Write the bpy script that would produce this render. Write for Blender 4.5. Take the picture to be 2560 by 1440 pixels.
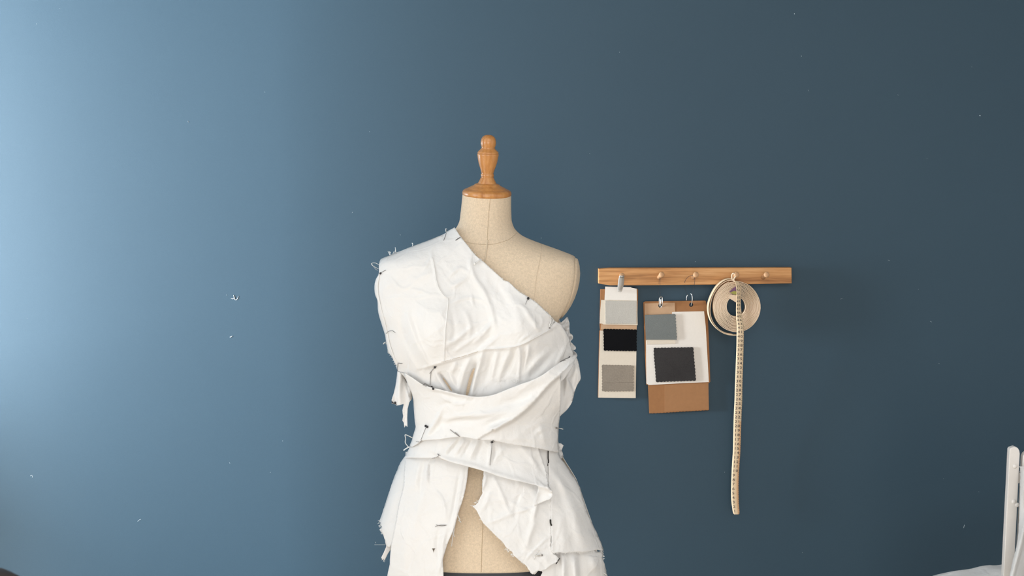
import bpy, bmesh, math, random
import numpy as np
from mathutils import Vector, Matrix, noise
from mathutils.bvhtree import BVHTree
from mathutils.geometry import delaunay_2d_cdt

random.seed(7)
for o in list(bpy.data.objects):
    bpy.data.objects.remove(o)
S = bpy.context.scene
COL = S.collection

# ------------------------------------------------------------------ camera, world, light, exposure
F_PX = 2700.0                      # focal length for a 2560 px wide frame
PITCH = math.radians(6.0)
EYE = Vector((0.0, 0.0, 1.5))
cam_d = bpy.data.cameras.new('camera')
cam_d.sensor_width = 36.0
cam_d.lens = 36.0 * F_PX / 2560.0
cam_d.clip_start = 0.05
cam_d.dof.use_dof = True
cam_d.dof.focus_distance = 2.45
cam_d.dof.aperture_fstop = 13.0
cam = bpy.data.objects.new('camera', cam_d)
cam.location = EYE
cam.rotation_euler = (math.pi / 2 - PITCH, 0, 0)
COL.objects.link(cam)
S.camera = cam

W = bpy.data.worlds.new('world')
S.world = W
W.use_nodes = True
W.node_tree.nodes['Background'].inputs[0].default_value = (0.62, 0.75, 0.9, 1)
W.node_tree.nodes['Background'].inputs[1].default_value = 0.4

def area(name, loc, rot, sx, sy, power, color):
    l = bpy.data.lights.new(name, 'AREA')
    l.shape = 'RECTANGLE'; l.size = sx; l.size_y = sy
    l.energy = power; l.color = color
    o = bpy.data.objects.new(name, l)
    o.location = loc; o.rotation_euler = rot
    COL.objects.link(o)
    return o
CZ0 = 2.75
# daylight coming in through the long window of the left wall and the narrow one beside the blue wall
LX = -4.00                          # left wall plane
area('window_daylight', (LX - 0.10, -0.85, 1.35), (0, -math.pi / 2, 0), 1.9, 3.1, 90.0, (0.86, 0.94, 1.0))
area('window_daylight', (LX - 0.10, 1.65, 1.27), (0, -math.pi / 2, 0), 1.45, 1.10, 1220.0, (0.86, 0.94, 1.0))
# added fill lights: a frontal one behind the camera, a second in the ceiling
area('rear_fill_light', (-0.2, -2.66, 1.2), (math.pi / 2, 0, 0), 2.6, 1.8, 58.0, (1.0, 0.95, 0.88))
area('ceiling_fill_light', (0.7, -0.5, CZ0 + 0.04), (0, 0, 0), 2.4, 1.6, 35.0, (1.0, 0.96, 0.90))

S.view_settings.view_transform = 'Standard'
S.view_settings.look = 'None'
S.view_settings.gamma = 1.0
S.view_settings.use_curve_mapping = False
S.view_settings.exposure = 0.0

# ------------------------------------------------------------------ helpers
cp, sp = math.cos(PITCH), math.sin(PITCH)
def ray(u, v):
    a = (u - 1280.0) / F_PX; b = (v - 720.0) / F_PX
    return Vector((a, cp - b * sp, -sp - b * cp))
def P(u, v, Y):
    """the point of the plane y = Y seen in direction (u, v)"""
    d = ray(u, v)
    return EYE + d * (Y / d.y)
def PN(u, v, Y):
    u = np.asarray(u, float); v = np.asarray(v, float)
    a = (u - 1280.0) / F_PX; b = (v - 720.0) / F_PX
    dy = cp - b * sp
    s = Y / dy
    return np.stack([a * s, np.broadcast_to(Y, s.shape) * 1.0, EYE.z + (-sp - b * cp) * s], -1)

def tag(o, label=None, cat=None, group=None, kind=None):
    if label: o['label'] = label
    if cat: o['category'] = cat
    if group: o['group'] = group
    if kind: o['kind'] = kind
    return o
def thing(name, loc, label, cat, group=None):
    o = bpy.data.objects.new(name, None)
    o.empty_display_size = 0.05
    o.location = loc
    COL.objects.link(o)
    return tag(o, label, cat, group)
def worldloc(o):
    v = Vector((0, 0, 0))
    while o:
        v += o.location; o = o.parent
    return v
def obj(name, bm, mat, parent=None, smooth=True, loc=None):
    """link a bmesh given in world coordinates as one mesh object"""
    me = bpy.data.meshes.new(name)
    o = bpy.data.objects.new(name, me)
    if parent:
        base = worldloc(parent)
    elif loc is not None:
        base = Vector(loc)
    else:
        c = [v.co for v in bm.verts]
        base = Vector(((min(p.x for p in c) + max(p.x for p in c)) / 2, (min(p.y for p in c) + max(p.y for p in c)) / 2, min(p.z for p in c)))
    bmesh.ops.translate(bm, verts=bm.verts, vec=-base)
    bm.to_mesh(me); bm.free()
    if smooth:
        for p in me.polygons: p.use_smooth = True
    if isinstance(mat, (list, tuple)):
        for m in mat: me.materials.append(m)
    else:
        me.materials.append(mat)
    COL.objects.link(o)
    if parent:
        o.parent = parent
        o.location = (0, 0, 0)
    else:
        o.location = base
    return o
def add_box(bm, lo, hi, bevel=0.0, seg=2):
    r = bmesh.ops.create_cube(bm, size=1.0)
    vs = r['verts']
    for v in vs:
        v.co = Vector([lo[i] + (v.co[i] + 0.5) * (hi[i] - lo[i]) for i in range(3)])
    if bevel > 0:
        es = list({e for v in vs for e in v.link_edges})
        bmesh.ops.bevel(bm, geom=es, offset=bevel, segments=seg, affect='EDGES', profile=0.5)
    return vs
def box(lo, hi, bevel=0.0, seg=2):
    bm = bmesh.new(); add_box(bm, lo, hi, bevel, seg); return bm
def add_tube(bm, pts, r, n=8, cap=True, closed=False):
    pts = [Vector(p) for p in pts]
    rs = r if isinstance(r, (list, tuple)) else [r] * len(pts)
    rings = []
    N = len(pts)
    up = None
    for i, p in enumerate(pts):
        if closed: t = pts[(i + 1) % N] - pts[i - 1]
        else: t = pts[min(i + 1, N - 1)] - pts[max(i - 1, 0)]
        if t.length < 1e-9: t = Vector((0, 0, 1))
        t.normalize()
        if up is None:
            up = t.orthogonal().normalized()
        up = (up - t * up.dot(t))
        if up.length < 1e-6: up = t.orthogonal()
        up.normalize()
        sd = t.cross(up)
        rings.append([bm.verts.new(p + (up * math.cos(a) + sd * math.sin(a)) * rs[i]) for a in [2 * math.pi * k / n for k in range(n)]])
    for i in range(N - (0 if closed else 1)):
        a = rings[i]; b = rings[(i + 1) % N]
        for k in range(n):
            bm.faces.new((a[k], a[(k + 1) % n], b[(k + 1) % n], b[k]))
    if cap and not closed:
        bm.faces.new(rings[0][::-1]); bm.faces.new(rings[-1])
def add_lathe(bm, prof, mat, n=48):
    """prof: (radius, height) list, mat: placement"""
    rings = []
    for r, h in prof:
        if r < 1e-6:
            rings.append([bm.verts.new(mat @ Vector((0, 0, h)))])
        else:
            rings.append([bm.verts.new(mat @ Vector((r * math.cos(2 * math.pi * k / n), r * math.sin(2 * math.pi * k / n), h))) for k in range(n)])
    for a, b in zip(rings, rings[1:]):
        for k in range(n):
            q = [a[k % len(a)], a[(k + 1) % len(a)], b[(k + 1) % len(b)], b[k % len(b)]]
            q2 = []
            for x in q:
                if x not in q2: q2.append(x)
            if len(q2) > 2: bm.faces.new(q2)
def add_ball(bm, c, r, seg=10):
    bmesh.ops.create_uvsphere(bm, u_segments=seg, v_segments=max(6, seg * 2 // 3), radius=r, matrix=Matrix.Translation(c))
def crv(pts, n=6):
    """Catmull-Rom through the points (any dimension)"""
    pts = [np.array(p, float) for p in pts]
    out = []
    for i in range(len(pts) - 1):
        p0 = pts[max(i - 1, 0)]; p1 = pts[i]; p2 = pts[i + 1]; p3 = pts[min(i + 2, len(pts) - 1)]
        for k in range(n):
            t = k / n
            out.append(0.5 * ((2 * p1) + (-p0 + p2) * t + (2 * p0 - 5 * p1 + 4 * p2 - p3) * t * t + (-p0 + 3 * p1 - 3 * p2 + p3) * t ** 3))
    out.append(pts[-1])
    return out
def add_slab(bm, poly, Y, th, bevel=0.0):
    """flat sheet: outline in (u, v) on the plane y = Y, thickness th towards the room"""
    a = [bm.verts.new(P(u, v, Y)) for u, v in poly]
    b = [bm.verts.new(p.co + Vector((0, -th, 0))) for p in a]
    n = len(a)
    f = bm.faces.new(b); g = bm.faces.new(a[::-1])
    for i in range(n):
        bm.faces.new((a[i], a[(i + 1) % n], b[(i + 1) % n], b[i]))
    bmesh.ops.recalc_face_normals(bm, faces=bm.faces)
    if bevel:
        es = [e for e in f.edges]
        bmesh.ops.bevel(bm, geom=es, offset=bevel, segments=2, affect='EDGES', profile=0.5)
def slab(poly, Y, th, bevel=0.0):
    bm = bmesh.new(); add_slab(bm, poly, Y, th, bevel); return bm
def pinked(poly, sides, step=4.0, amp=1.3, jit=0.4):
    """outline with zigzag cut edges on the given sides"""
    out = []
    n = len(poly)
    for i in range(n):
        p = np.array(poly[i], float); q = np.array(poly[(i + 1) % n], float)
        out.append(tuple(p))
        L = np.linalg.norm(q - p)
        if i in sides and L > step:
            m = max(2, int(L / step)); d = (q - p) / L; nn = np.array((d[1], -d[0]))
            for k in range(1, m):
                s = amp * (1 if k % 2 else -0.3) + random.uniform(-jit, jit)
                out.append(tuple(p + d * L * (k + random.uniform(-.15, .15)) / m + nn * s))
    return out

# ------------------------------------------------------------------ materials
def new_mat(name):
    m = bpy.data.materials.new(name); m.use_nodes = True
    nt = m.node_tree
    b = nt.nodes['Principled BSDF']
    return m, nt, b
def N(nt, t, **kw):
    n = nt.nodes.new(t)
    for k, v in kw.items(): setattr(n, k, v)
    return n
def noise_node(nt, scale, detail=4, rough=0.5, vec=None, dist=0.0):
    n = N(nt, 'ShaderNodeTexNoise')
    n.inputs['Scale'].default_value = scale; n.inputs['Detail'].default_value = detail
    n.inputs['Roughness'].default_value = rough; n.inputs['Distortion'].default_value = dist
    if vec is not None: nt.links.new(vec, n.inputs['Vector'])
    return n
def ramp(nt, fac, stops):
    r = N(nt, 'ShaderNodeValToRGB')
    e = r.color_ramp.elements
    while len(e) > 1: e.remove(e[-1])
    e[0].position = stops[0][0]; e[0].color = (*stops[0][1], 1)
    for p, c in stops[1:]:
        x = e.new(p); x.color = (*c, 1)
    nt.links.new(fac, r.inputs[0])
    return r
def bump(nt, b, height, strength, dist=0.001):
    n = N(nt, 'ShaderNodeBump')
    n.inputs['Strength'].default_value = strength; n.inputs['Distance'].default_value = dist
    nt.links.new(height, n.inputs['Height']); nt.links.new(n.outputs[0], b.inputs['Normal'])
def coords(nt, scale=(1, 1, 1)):
    t = N(nt, 'ShaderNodeTexCoord'); m = N(nt, 'ShaderNodeMapping')
    m.inputs['Scale'].default_value = scale
    nt.links.new(t.outputs['Object'], m.inputs[0])
    return m.outputs[0]
def plain(name, c, rough=0.6, metal=0.0, noise_scale=None, var=0.12, bump_s=0.0, spec=0.5):
    m, nt, b = new_mat(name)
    b.inputs['Roughness'].default_value = rough; b.inputs['Metallic'].default_value = metal
    b.inputs['Specular IOR Level'].default_value = spec
    if noise_scale:
        v = coords(nt); n = noise_node(nt, noise_scale, 5, 0.6, v)
        r = ramp(nt, n.outputs[0], [(0.25, tuple(x * (1 - var) for x in c)), (0.75, tuple(min(1, x * (1 + var)) for x in c))])
        nt.links.new(r.outputs[0], b.inputs['Base Color'])
        if bump_s: bump(nt, b, n.outputs[0], bump_s)
    else:
        b.inputs['Base Color'].default_value = (*c, 1)
    return m
def cloth_mat(name, c, weave=900, var=0.05, bs=0.25, sheen=0.15, wrinkle=0.0, coarse=14):
    m, nt, b = new_mat(name)
    v = coords(nt)
    n1 = noise_node(nt, weave, 3, 0.6, v)
    n2 = noise_node(nt, coarse, 5, 0.6, v)
    mx = N(nt, 'ShaderNodeMix', data_type='FLOAT'); mx.inputs[0].default_value = 0.5
    nt.links.new(n1.outputs[0], mx.inputs[2]); nt.links.new(n2.outputs[0], mx.inputs[3])
    r = ramp(nt, mx.outputs[0], [(0.3, tuple(x * (1 - var) for x in c)), (0.7, tuple(min(1, x * (1 + var)) for x in c))])
    nt.links.new(r.outputs[0], b.inputs['Base Color'])
    b.inputs['Roughness'].default_value = 0.9
    b.inputs['Specular IOR Level'].default_value = 0.1
    b.inputs['Sheen Weight'].default_value = sheen
    bp = N(nt, 'ShaderNodeBump'); bp.inputs['Strength'].default_value = bs; bp.inputs['Distance'].default_value = 0.0006
    nt.links.new(n1.outputs[0], bp.inputs['Height'])
    last = bp
    if wrinkle:
        # pressed-in creases: edges of irregular facets, and soft dents between them
        n3 = noise_node(nt, 9, 3, 0.5, v)
        mv = N(nt, 'ShaderNodeMixRGB'); mv.inputs[0].default_value = 0.06
        nt.links.new(v, mv.inputs[1]); nt.links.new(n3.outputs['Color'], mv.inputs[2])
        vo = N(nt, 'ShaderNodeTexVoronoi', feature='DISTANCE_TO_EDGE'); vo.inputs['Scale'].default_value = 17
        nt.links.new(mv.outputs[0], vo.inputs['Vector'])
        cr = N(nt, 'ShaderNodeMapRange'); cr.inputs[1].default_value = 0.0; cr.inputs[2].default_value = 0.09; cr.inputs[3].default_value = 1.0; cr.inputs[4].default_value = 0.0
        cr.interpolation_type = 'SMOOTHERSTEP'
        nt.links.new(vo.outputs['Distance'], cr.inputs[0])
        n4 = noise_node(nt, 34, 4, 0.5, mv.outputs[0], 0.2)
        ad = N(nt, 'ShaderNodeMath', operation='MULTIPLY_ADD'); ad.inputs[1].default_value = 0.2
        nt.links.new(cr.outputs[0], ad.inputs[0]); nt.links.new(n4.outputs[0], ad.inputs[2])
        b2 = N(nt, 'ShaderNodeBump'); b2.inputs['Strength'].default_value = wrinkle; b2.inputs['Distance'].default_value = 0.006
        nt.links.new(ad.outputs[0], b2.inputs['Height']); nt.links.new(bp.outputs[0], b2.inputs['Normal'])
        last = b2
    nt.links.new(last.outputs[0], b.inputs['Normal'])
    return m
def wood_mat(name, dark, mid, light, axis='x', rough=0.4, coat=0.0, scale=1.0):
    m, nt, b = new_mat(name)
    sc = {'x': (3, 60, 60), 'z': (45, 45, 4)}[axis]
    v = coords(nt, tuple(s * scale for s in sc))
    n = noise_node(nt, 1.0, 6, 0.6, v, 0.6)
    v2 = coords(nt, tuple(s * scale * 4 for s in sc))
    n2 = noise_node(nt, 1.0, 3, 0.6, v2)
    mx = N(nt, 'ShaderNodeMix', data_type='FLOAT'); mx.inputs[0].default_value = 0.35
    nt.links.new(n.outputs[0], mx.inputs[2]); nt.links.new(n2.outputs[0], mx.inputs[3])
    r = ramp(nt, mx.outputs[0], [(0.36, dark), (0.49, mid), (0.64, light)])
    nt.links.new(r.outputs[0], b.inputs['Base Color'])
    b.inputs['Roughness'].default_value = rough
    b.inputs['Coat Weight'].default_value = coat
    b.inputs['Coat Roughness'].default_value = 0.15
    bump(nt, b, mx.outputs[0], 0.12, 0.0008)
    return m

def wall_paint():
    m, nt, b = new_mat('blue_wall_paint')
    v = coords(nt)
    n = noise_node(nt, 1.3, 4, 0.55, v)
    n2 = noise_node(nt, 420, 2, 0.6, v)
    mx = N(nt, 'ShaderNodeMix', data_type='FLOAT'); mx.inputs[0].default_value = 0.5
    nt.links.new(n.outputs[0], mx.inputs[2]); nt.links.new(n2.outputs[0], mx.inputs[3])
    r = ramp(nt, mx.outputs[0], [(0.3, (0.026, 0.058, 0.087)), (0.7, (0.032, 0.067, 0.098))])
    nt.links.new(r.outputs[0], b.inputs['Base Color'])
    b.inputs['Roughness'].default_value = 0.55
    b.inputs['Specular IOR Level'].default_value = 0.36
    bump(nt, b, n2.outputs[0], 0.12, 0.0006)
    return m
M = {}
M['wall'] = wall_paint()
M['plaster'] = plain('white_plaster', (0.55, 0.55, 0.54), 0.85, 0, 30, 0.03, 0.1)
M['dim_plaster'] = plain('grey_plaster', (0.06, 0.065, 0.07), 0.85, 0, 30, 0.03, 0.1)
M['plaster_grey'] = plain('soft_grey_plaster', (0.3, 0.29, 0.28), 0.85, 0, 30, 0.03, 0.1)
M['floor'] = wood_mat('floor_boards', (0.30, 0.22, 0.15), (0.38, 0.29, 0.20), (0.45, 0.35, 0.26), 'x', 0.45)
M['frame'] = plain('white_window_paint', (0.8, 0.8, 0.78), 0.4, 0, 20, 0.02)
M['muslin'] = cloth_mat('white_muslin', (0.81, 0.80, 0.79), 1100, 0.03, 0.22, 0.1, 0.42)
M['linen'] = cloth_mat('beige_linen', (0.715, 0.58, 0.43), 620, 0.17, 0.3, 0.05, 0.0, 240)
M['linen_seam'] = plain('linen_seam_thread', (0.50, 0.39, 0.26), 0.8)
M['linen_cord'] = plain('pale_seam_cord', (0.66, 0.55, 0.41), 0.8)
M['dark_band'] = plain('dark_grey_band', (0.05, 0.052, 0.058), 0.7, 0, 60, 0.1)
M['varnished'] = wood_mat('varnished_wood', (0.42, 0.165, 0.040), (0.55, 0.24, 0.068), (0.64, 0.315, 0.105), 'z', 0.30, 0.4)
for n_ in M['varnished'].node_tree.nodes:
    if n_.type == 'BUMP': n_.inputs['Strength'].default_value = 0.02
M['oak'] = wood_mat('oiled_oak', (0.33, 0.13, 0.036), (0.56, 0.265, 0.092), (0.69, 0.38, 0.165), 'x', 0.5)
M['peg_wood'] = plain('pale_peg_wood', (0.58, 0.33, 0.17), 0.5, 0, 60, 0.1)
M['steel'] = plain('bright_steel', (0.78, 0.76, 0.73), 0.32, 0.7)
M['pin'] = plain('pin_steel', (0.30, 0.28, 0.27), 0.3, 0.9)
M['pin_dark'] = plain('dark_pin_head', (0.03, 0.028, 0.03), 0.35, 0.3)
M['white_plastic'] = plain('white_pin_head', (0.8, 0.79, 0.77), 0.4)
M['thread'] = plain('white_thread', (0.8, 0.8, 0.79), 0.9)
M['slit'] = plain('dark_slit_shade', (0.03, 0.027, 0.025), 0.9)
M['dark_thread'] = plain('dark_thread', (0.03, 0.035, 0.045), 0.7)
M['kraft'] = plain('kraft_card', (0.33, 0.15, 0.058), 0.85, 0, 90, 0.06)
M['kraft_pale'] = plain('pale_kraft_card', (0.52, 0.33, 0.20), 0.85, 0, 90, 0.05)
M['kraft_edge'] = plain('dark_cut_edge', (0.06, 0.045, 0.04), 0.9)
M['paper'] = plain('white_paper', (0.79, 0.735, 0.675), 0.85, 0, 200, 0.02, 0.05)
M['cream_paper'] = plain('cream_paper', (0.70, 0.61, 0.50), 0.85, 0, 200, 0.03, 0.05)
def felt(name, c, var=0.12, sc=500):
    return cloth_mat(name, c, sc, var, 0.5, 0.04 if max(c) > 0.1 else 0.0)
M['felt_light'] = felt('light_grey_felt', (0.50, 0.47, 0.425))
M['felt_black'] = felt('black_felt', (0.005, 0.005, 0.006), 0.4)
M['felt_taupe'] = felt('taupe_felt', (0.275, 0.23, 0.185), 0.22, 260)
M['felt_slate'] = felt('slate_grey_cloth', (0.180, 0.192, 0.186), 0.14)
M['felt_char'] = felt('charcoal_felt', (0.042, 0.039, 0.039), 0.3)
M['tape'] = plain('cream_tape', (0.74, 0.575, 0.385), 0.6, 0, 60, 0.06)
M['coil'] = plain('coiled_tape_edge', (0.74, 0.57, 0.41), 0.7, 0, 80, 0.06)
M['tape_orange'] = plain('peach_tape_edge', (0.70, 0.44, 0.25), 0.6, 0, 60, 0.08)
M['ink'] = plain('tape_ink', (0.035, 0.03, 0.04), 0.7)
M['purple'] = plain('purple_print', (0.16, 0.07, 0.14), 0.7)
M['olive'] = plain('olive_print', (0.32, 0.30, 0.07), 0.7)
M['white_metal'] = plain('white_painted_metal', (0.70, 0.67, 0.64), 0.35, 0, 40, 0.03)
M['dark_wood'] = wood_mat('dark_chair_wood', (0.02, 0.014, 0.010), (0.035, 0.024, 0.018), (0.05, 0.034, 0.026), 'z', 0.5)
M['chip'] = plain('bare_plaster_chip', (0.6, 0.65, 0.68), 0.9)
M['table_wood'] = wood_mat('pale_table_wood', (0.4, 0.28, 0.17), (0.5, 0.36, 0.23), (0.58, 0.43, 0.29), 'x', 0.5)

# ------------------------------------------------------------------ the room
WY = 2.65                                   # back wall plane
RX, BY, CZ = 2.5, -2.7, 2.75
def struct(name, bm, mat, parent=None):
    return tag(obj(name, bm, mat, parent, smooth=False), kind='structure')
bw = struct('wall_back', box((LX - 0.25, WY, 0), (RX + 0.15, WY + 0.15, CZ)), M['wall'])
struct('floor', box((LX - 0.25, BY - 0.15, -0.1), (RX + 0.15, WY + 0.15, 0)), M['floor'])
bm = bmesh.new()
add_box(bm, (LX - 0.25, BY - 0.15, CZ), (-0.5, WY + 0.15, CZ + 0.1)); add_box(bm, (1.9, BY - 0.15, CZ), (RX + 0.15, WY + 0.15, CZ + 0.1))
add_box(bm, (-0.5, BY - 0.15, CZ), (1.9, -1.3, CZ + 0.1)); add_box(bm, (-0.5, 0.3, CZ), (1.9, WY + 0.15, CZ + 0.1))
struct('ceiling', bm, M['plaster_grey'])
struct('wall_right', box((RX, BY, 0), (RX + 0.15, WY, CZ)), M['plaster_grey'])
# left wall with its window opening
wy0, wya, wym, wy1, wz0, wzm, wz1 = -2.42, 0.72, 1.08, 2.22, 0.4, 0.54, 2.3
wzt = 2.0
bm = bmesh.new()
for y0, y1, z0, z1 in ((BY, WY, 0, wz0), (BY, WY, wz1, CZ), (BY, wy0, wz0, wz1), (wya, wym, wz0, wz1), (wy1, WY, wz0, wz1), (wym, wy1, wz0, wzm), (wym, wy1, wzt, wz1)):
    add_box(bm, (LX - 0.25, y0, z0), (LX, y1, z1))
struct('wall_left', bm, M['plaster'])
struct('light_blocker_left', box((-1.38, 1.60, 0), (-1.32, 2.30, CZ)), M['plaster_grey'])  # unseen panel, added to keep window light off the dress form
struct('shade_block_left', box((-2.1, 2.35, 0), (-1.95, WY, 0.94)), M['plaster_grey'])  # unseen block, added to cast soft shade on the lower left wall
def window(name, y0, y1, z0, z1, bars):
    t = 0.05
    bm = bmesh.new()
    add_box(bm, (LX - 0.08, y0, z0), (LX - 0.02, y1, z0 + t)); add_box(bm, (LX - 0.08, y0, z1 - t), (LX - 0.02, y1, z1))
    for y in [y0, y1 - t] + bars: add_box(bm, (LX - 0.08, y, z0 + t), (LX - 0.02, y + t, z1 - t))
    w = struct(name, bm, M['frame'])
    struct('window_sill', box((LX - 0.02, y0 - 0.02, z0 - 0.04), (LX + 0.10, y1 + 0.02, z0 - 0.001), 0.006), M['frame'], w)
window('window_1', wy0, wya, wz0, wz1, [-1.0, 0.2])
window('window_2', wym, wy1, wzm, wzt, [])
# rear wall with an opening for the added fill light
bm = bmesh.new()
ax, bx, az, bz = -1.52, 1.12, 0.28, 2.12
add_box(bm, (LX - 0.25, BY - 0.15, 0), (RX + 0.15, BY, az)); add_box(bm, (LX - 0.25, BY - 0.15, bz), (RX + 0.15, BY, CZ))
add_box(bm, (LX - 0.25, BY - 0.15, az), (ax, BY, bz)); add_box(bm, (bx, BY - 0.15, az), (RX + 0.15, BY, bz))
struct('wall_rear', bm, M['dim_plaster'])
bm = bmesh.new()
add_box(bm, (LX, WY - 0.018, 0), (RX, WY, 0.1), 0.004)
struct('baseboard_back', bm, M['wall'])
# chips and scuffs in the paint
bm = bmesh.new()
def chip(pts, w):
    pts = crv(pts, 4)
    if w < 1.3: w *= 0.6
    vs = [P(u, v, WY - 0.0002) for u, v in pts]
    add_tube(bm, vs, [0.0006 * w * (0.5 + random.random()) for _ in vs], 5)
chip([(584, 738), (588, 749), (593, 748), (596, 741)], 1.6); chip([(578, 746), (582, 747), (585, 746)], 1.4); chip([(566, 737), (568, 739)], 1.2)
chip([(575, 843), (578, 842), (581, 840)], 1.6); chip([(1548, 130), (1549, 131)], 1.2); chip([(1986, 33), (1986, 36)], 1.2)
chip([(470, 302), (471, 306)], .8); chip([(344, 1304), (348, 1300), (352, 1298)], .9); chip([(76, 1190), (80, 1188), (81, 1194)], .9)
chip([(1352, 595), (1354, 595)], .9); chip([(2449, 288), (2451, 290)], 1.8); chip([(2325, 803), (2329, 805)], 1.0); chip([(1811, 1180), (1812, 1181)], 1.0)
chip([(2409, 1320), (2411, 1312)], .8); chip([(1000, 586), (1001, 588)], .8); chip([(2101, 748), (2106, 746)], .8); chip([(2220, 650), (2225, 652)], .8)
for _ in range(26):
    u, v = random.uniform(20, 2500), random.uniform(20, 1420)
    chip([(u, v), (u + random.uniform(-2, 2), v + random.uniform(1, 3))], random.uniform(.4, .8))
tag(obj('paint_chips', bm, M['chip'], bw), kind='stuff')
# ------------------------------------------------------------------ the dress form
YM = 2.15                                   # middle plane of the form
def smooth1(a, k):
    a = np.asarray(a, float)
    ker = np.exp(-0.5 * (np.arange(-3 * k, 3 * k + 1) / k) ** 2); ker /= ker.sum()
    return np.convolve(np.pad(a, 3 * k, mode='edge'), ker, 'valid')
class Hull:
    """half-superellipse body: sides and depth as functions of height, built from sections"""
    def __init__(self, rows, k=2):
        vv = np.arange(rows[0][0], rows[-1][0] + 1, 2.0)
        r = np.array(rows, float)
        uL = smooth1(np.interp(vv, r[:, 0], r[:, 1]), k); uR = smooth1(np.interp(vv, r[:, 0], r[:, 2]), k)
        b = smooth1(np.interp(vv, r[:, 0], r[:, 3]), k * 3); n = smooth1(np.interp(vv, r[:, 0], r[:, 4]), k * 2)
        A = PN(uL, vv, YM); B = PN(uR, vv, YM)
        z = A[:, 2]
        o = np.argsort(z)
        self.z = z[o]; self.xL = A[o, 0]; self.xR = B[o, 0]; self.b = b[o]; self.n = n[o]
    def at(self, z):
        return tuple(np.interp(z, self.z, q) for q in (self.xL, self.xR, self.b, self.n))
    def D(self, x, z):
        xL, xR, b, n = self.at(z)
        c = (xL + xR) / 2; a = (xR - xL) / 2
        t = np.clip(np.abs((x - c) / a), 0, 1)
        s = (1 - t ** n) ** (1 / n)
        bust = 0
        for sx in (-1, 1):
            bust = bust + 0.024 * np.exp(-((x - BC[0] - sx * 0.083) / 0.052) ** 2 - ((z - BC[2]) / 0.065) ** 2)
        return YM - b * s - bust * np.minimum(1, s * 1.5)
    def hit(self, u, v):
        """first point of the surface seen in direction (u, v)"""
        u = np.atleast_1d(np.asarray(u, float)); v = np.atleast_1d(np.asarray(v, float))
        lo = np.full(u.shape, YM - 0.24); hi = np.full(u.shape, YM)
        for _ in range(26):
            mid = (lo + hi) / 2
            p = PN(u, v, mid)
            f = mid - self.D(p[:, 0], p[:, 2])
            hi = np.where(f > 0, mid, hi); lo = np.where(f > 0, lo, mid)
        return hi
BC = P(1200, 822, YM - 0.1)
TORSO = Hull([(478, 1157, 1278, .046, 2), (520, 1153, 1278, .047, 2), (553, 1149, 1279, .05, 2), (572, 1140, 1286, .055, 2), (590, 1106, 1305, .06, 2),
  (605, 1069, 1341, .066, 2.2), (622, 1022, 1389, .073, 2.5), (641, 968, 1439, .08, 2.9), (655, 957, 1452, .085, 3.1), (680, 952, 1455, .091, 3.1), (700, 953, 1454, .095, 3),
  (740, 961, 1444, .103, 2.8), (770, 972, 1431, .108, 2.6), (800, 984, 1409, .11, 2.5), (840, 1000, 1396, .11, 2.5), (900, 1018, 1392, .105, 2.5),
  (960, 1033, 1388, .098, 2.5), (1030, 1044, 1384, .09, 2.5), (1100, 1046, 1384, .086, 2.5), (1140, 1040, 1388, .089, 2.5), (1200, 1019, 1398, .098, 2.5),
  (1300, 995, 1425, .11, 2.5), (1380, 990, 1434, .115, 2.5), (1470, 990, 1434, .115, 2.5)])
def torso_cut(z):
    """plane that trims the form at the arm plate: x as a function of z at the middle plane"""
    zs = [P(0, v, YM).z for v in (640, 672, 700, 735, 764, 804)]
    xs = [P(u, 700, YM).x for u in (1436, 1440, 1438, 1431, 1417, 1394)]
    return np.interp(-z, [-q for q in zs], xs)
CUT = 0.10
form = thing('dress_form', (P(1205, 1440, YM).x, YM, 0), 'beige linen tailor\'s dress form with turned wooden neck finial, standing before the blue wall', 'dress form')
bm = bmesh.new()
zs = np.concatenate([np.linspace(P(0, 486.5, YM).z, P(0, 690, YM).z, 70), np.linspace(P(0, 693, YM).z, P(1250, 1437, YM - .117).z, 90)])
nk = 96
rings = []
zc0, zc1 = P(0, 838, YM).z, P(0, 632, YM).z
for z in zs:
    xL, xR, b, n = TORSO.at(z)
    c = (xL + xR) / 2; a = (xR - xL) / 2
    ring = []
    for k in range(nk):
        th = 2 * math.pi * k / nk
        ct, st = math.cos(th), math.sin(th)
        x = c + a * math.copysign(abs(ct) ** (2 / n), ct)
        y = YM - b * math.copysign(abs(st) ** (2 / n), st)
        if st > 0:
            y = float(TORSO.D(np.array(x), np.array(z)))
        if zc0 < z < zc1:
            xc = float(torso_cut(z)) + CUT * (y - YM)
            if x > xc: x = xc
        ring.append(bm.verts.new((x, y, z)))
    rings.append(ring)
for p, q in zip(rings, rings[1:]):
    for k in range(nk):
        bm.faces.new((p[k], q[k], q[(k + 1) % nk], p[(k + 1) % nk]))
bm.faces.new(rings[0]); bm.faces.new(rings[-1][::-1])
bmesh.ops.recalc_face_normals(bm, faces=bm.faces)
torso = obj('torso', bm, M['linen'], form)
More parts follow.
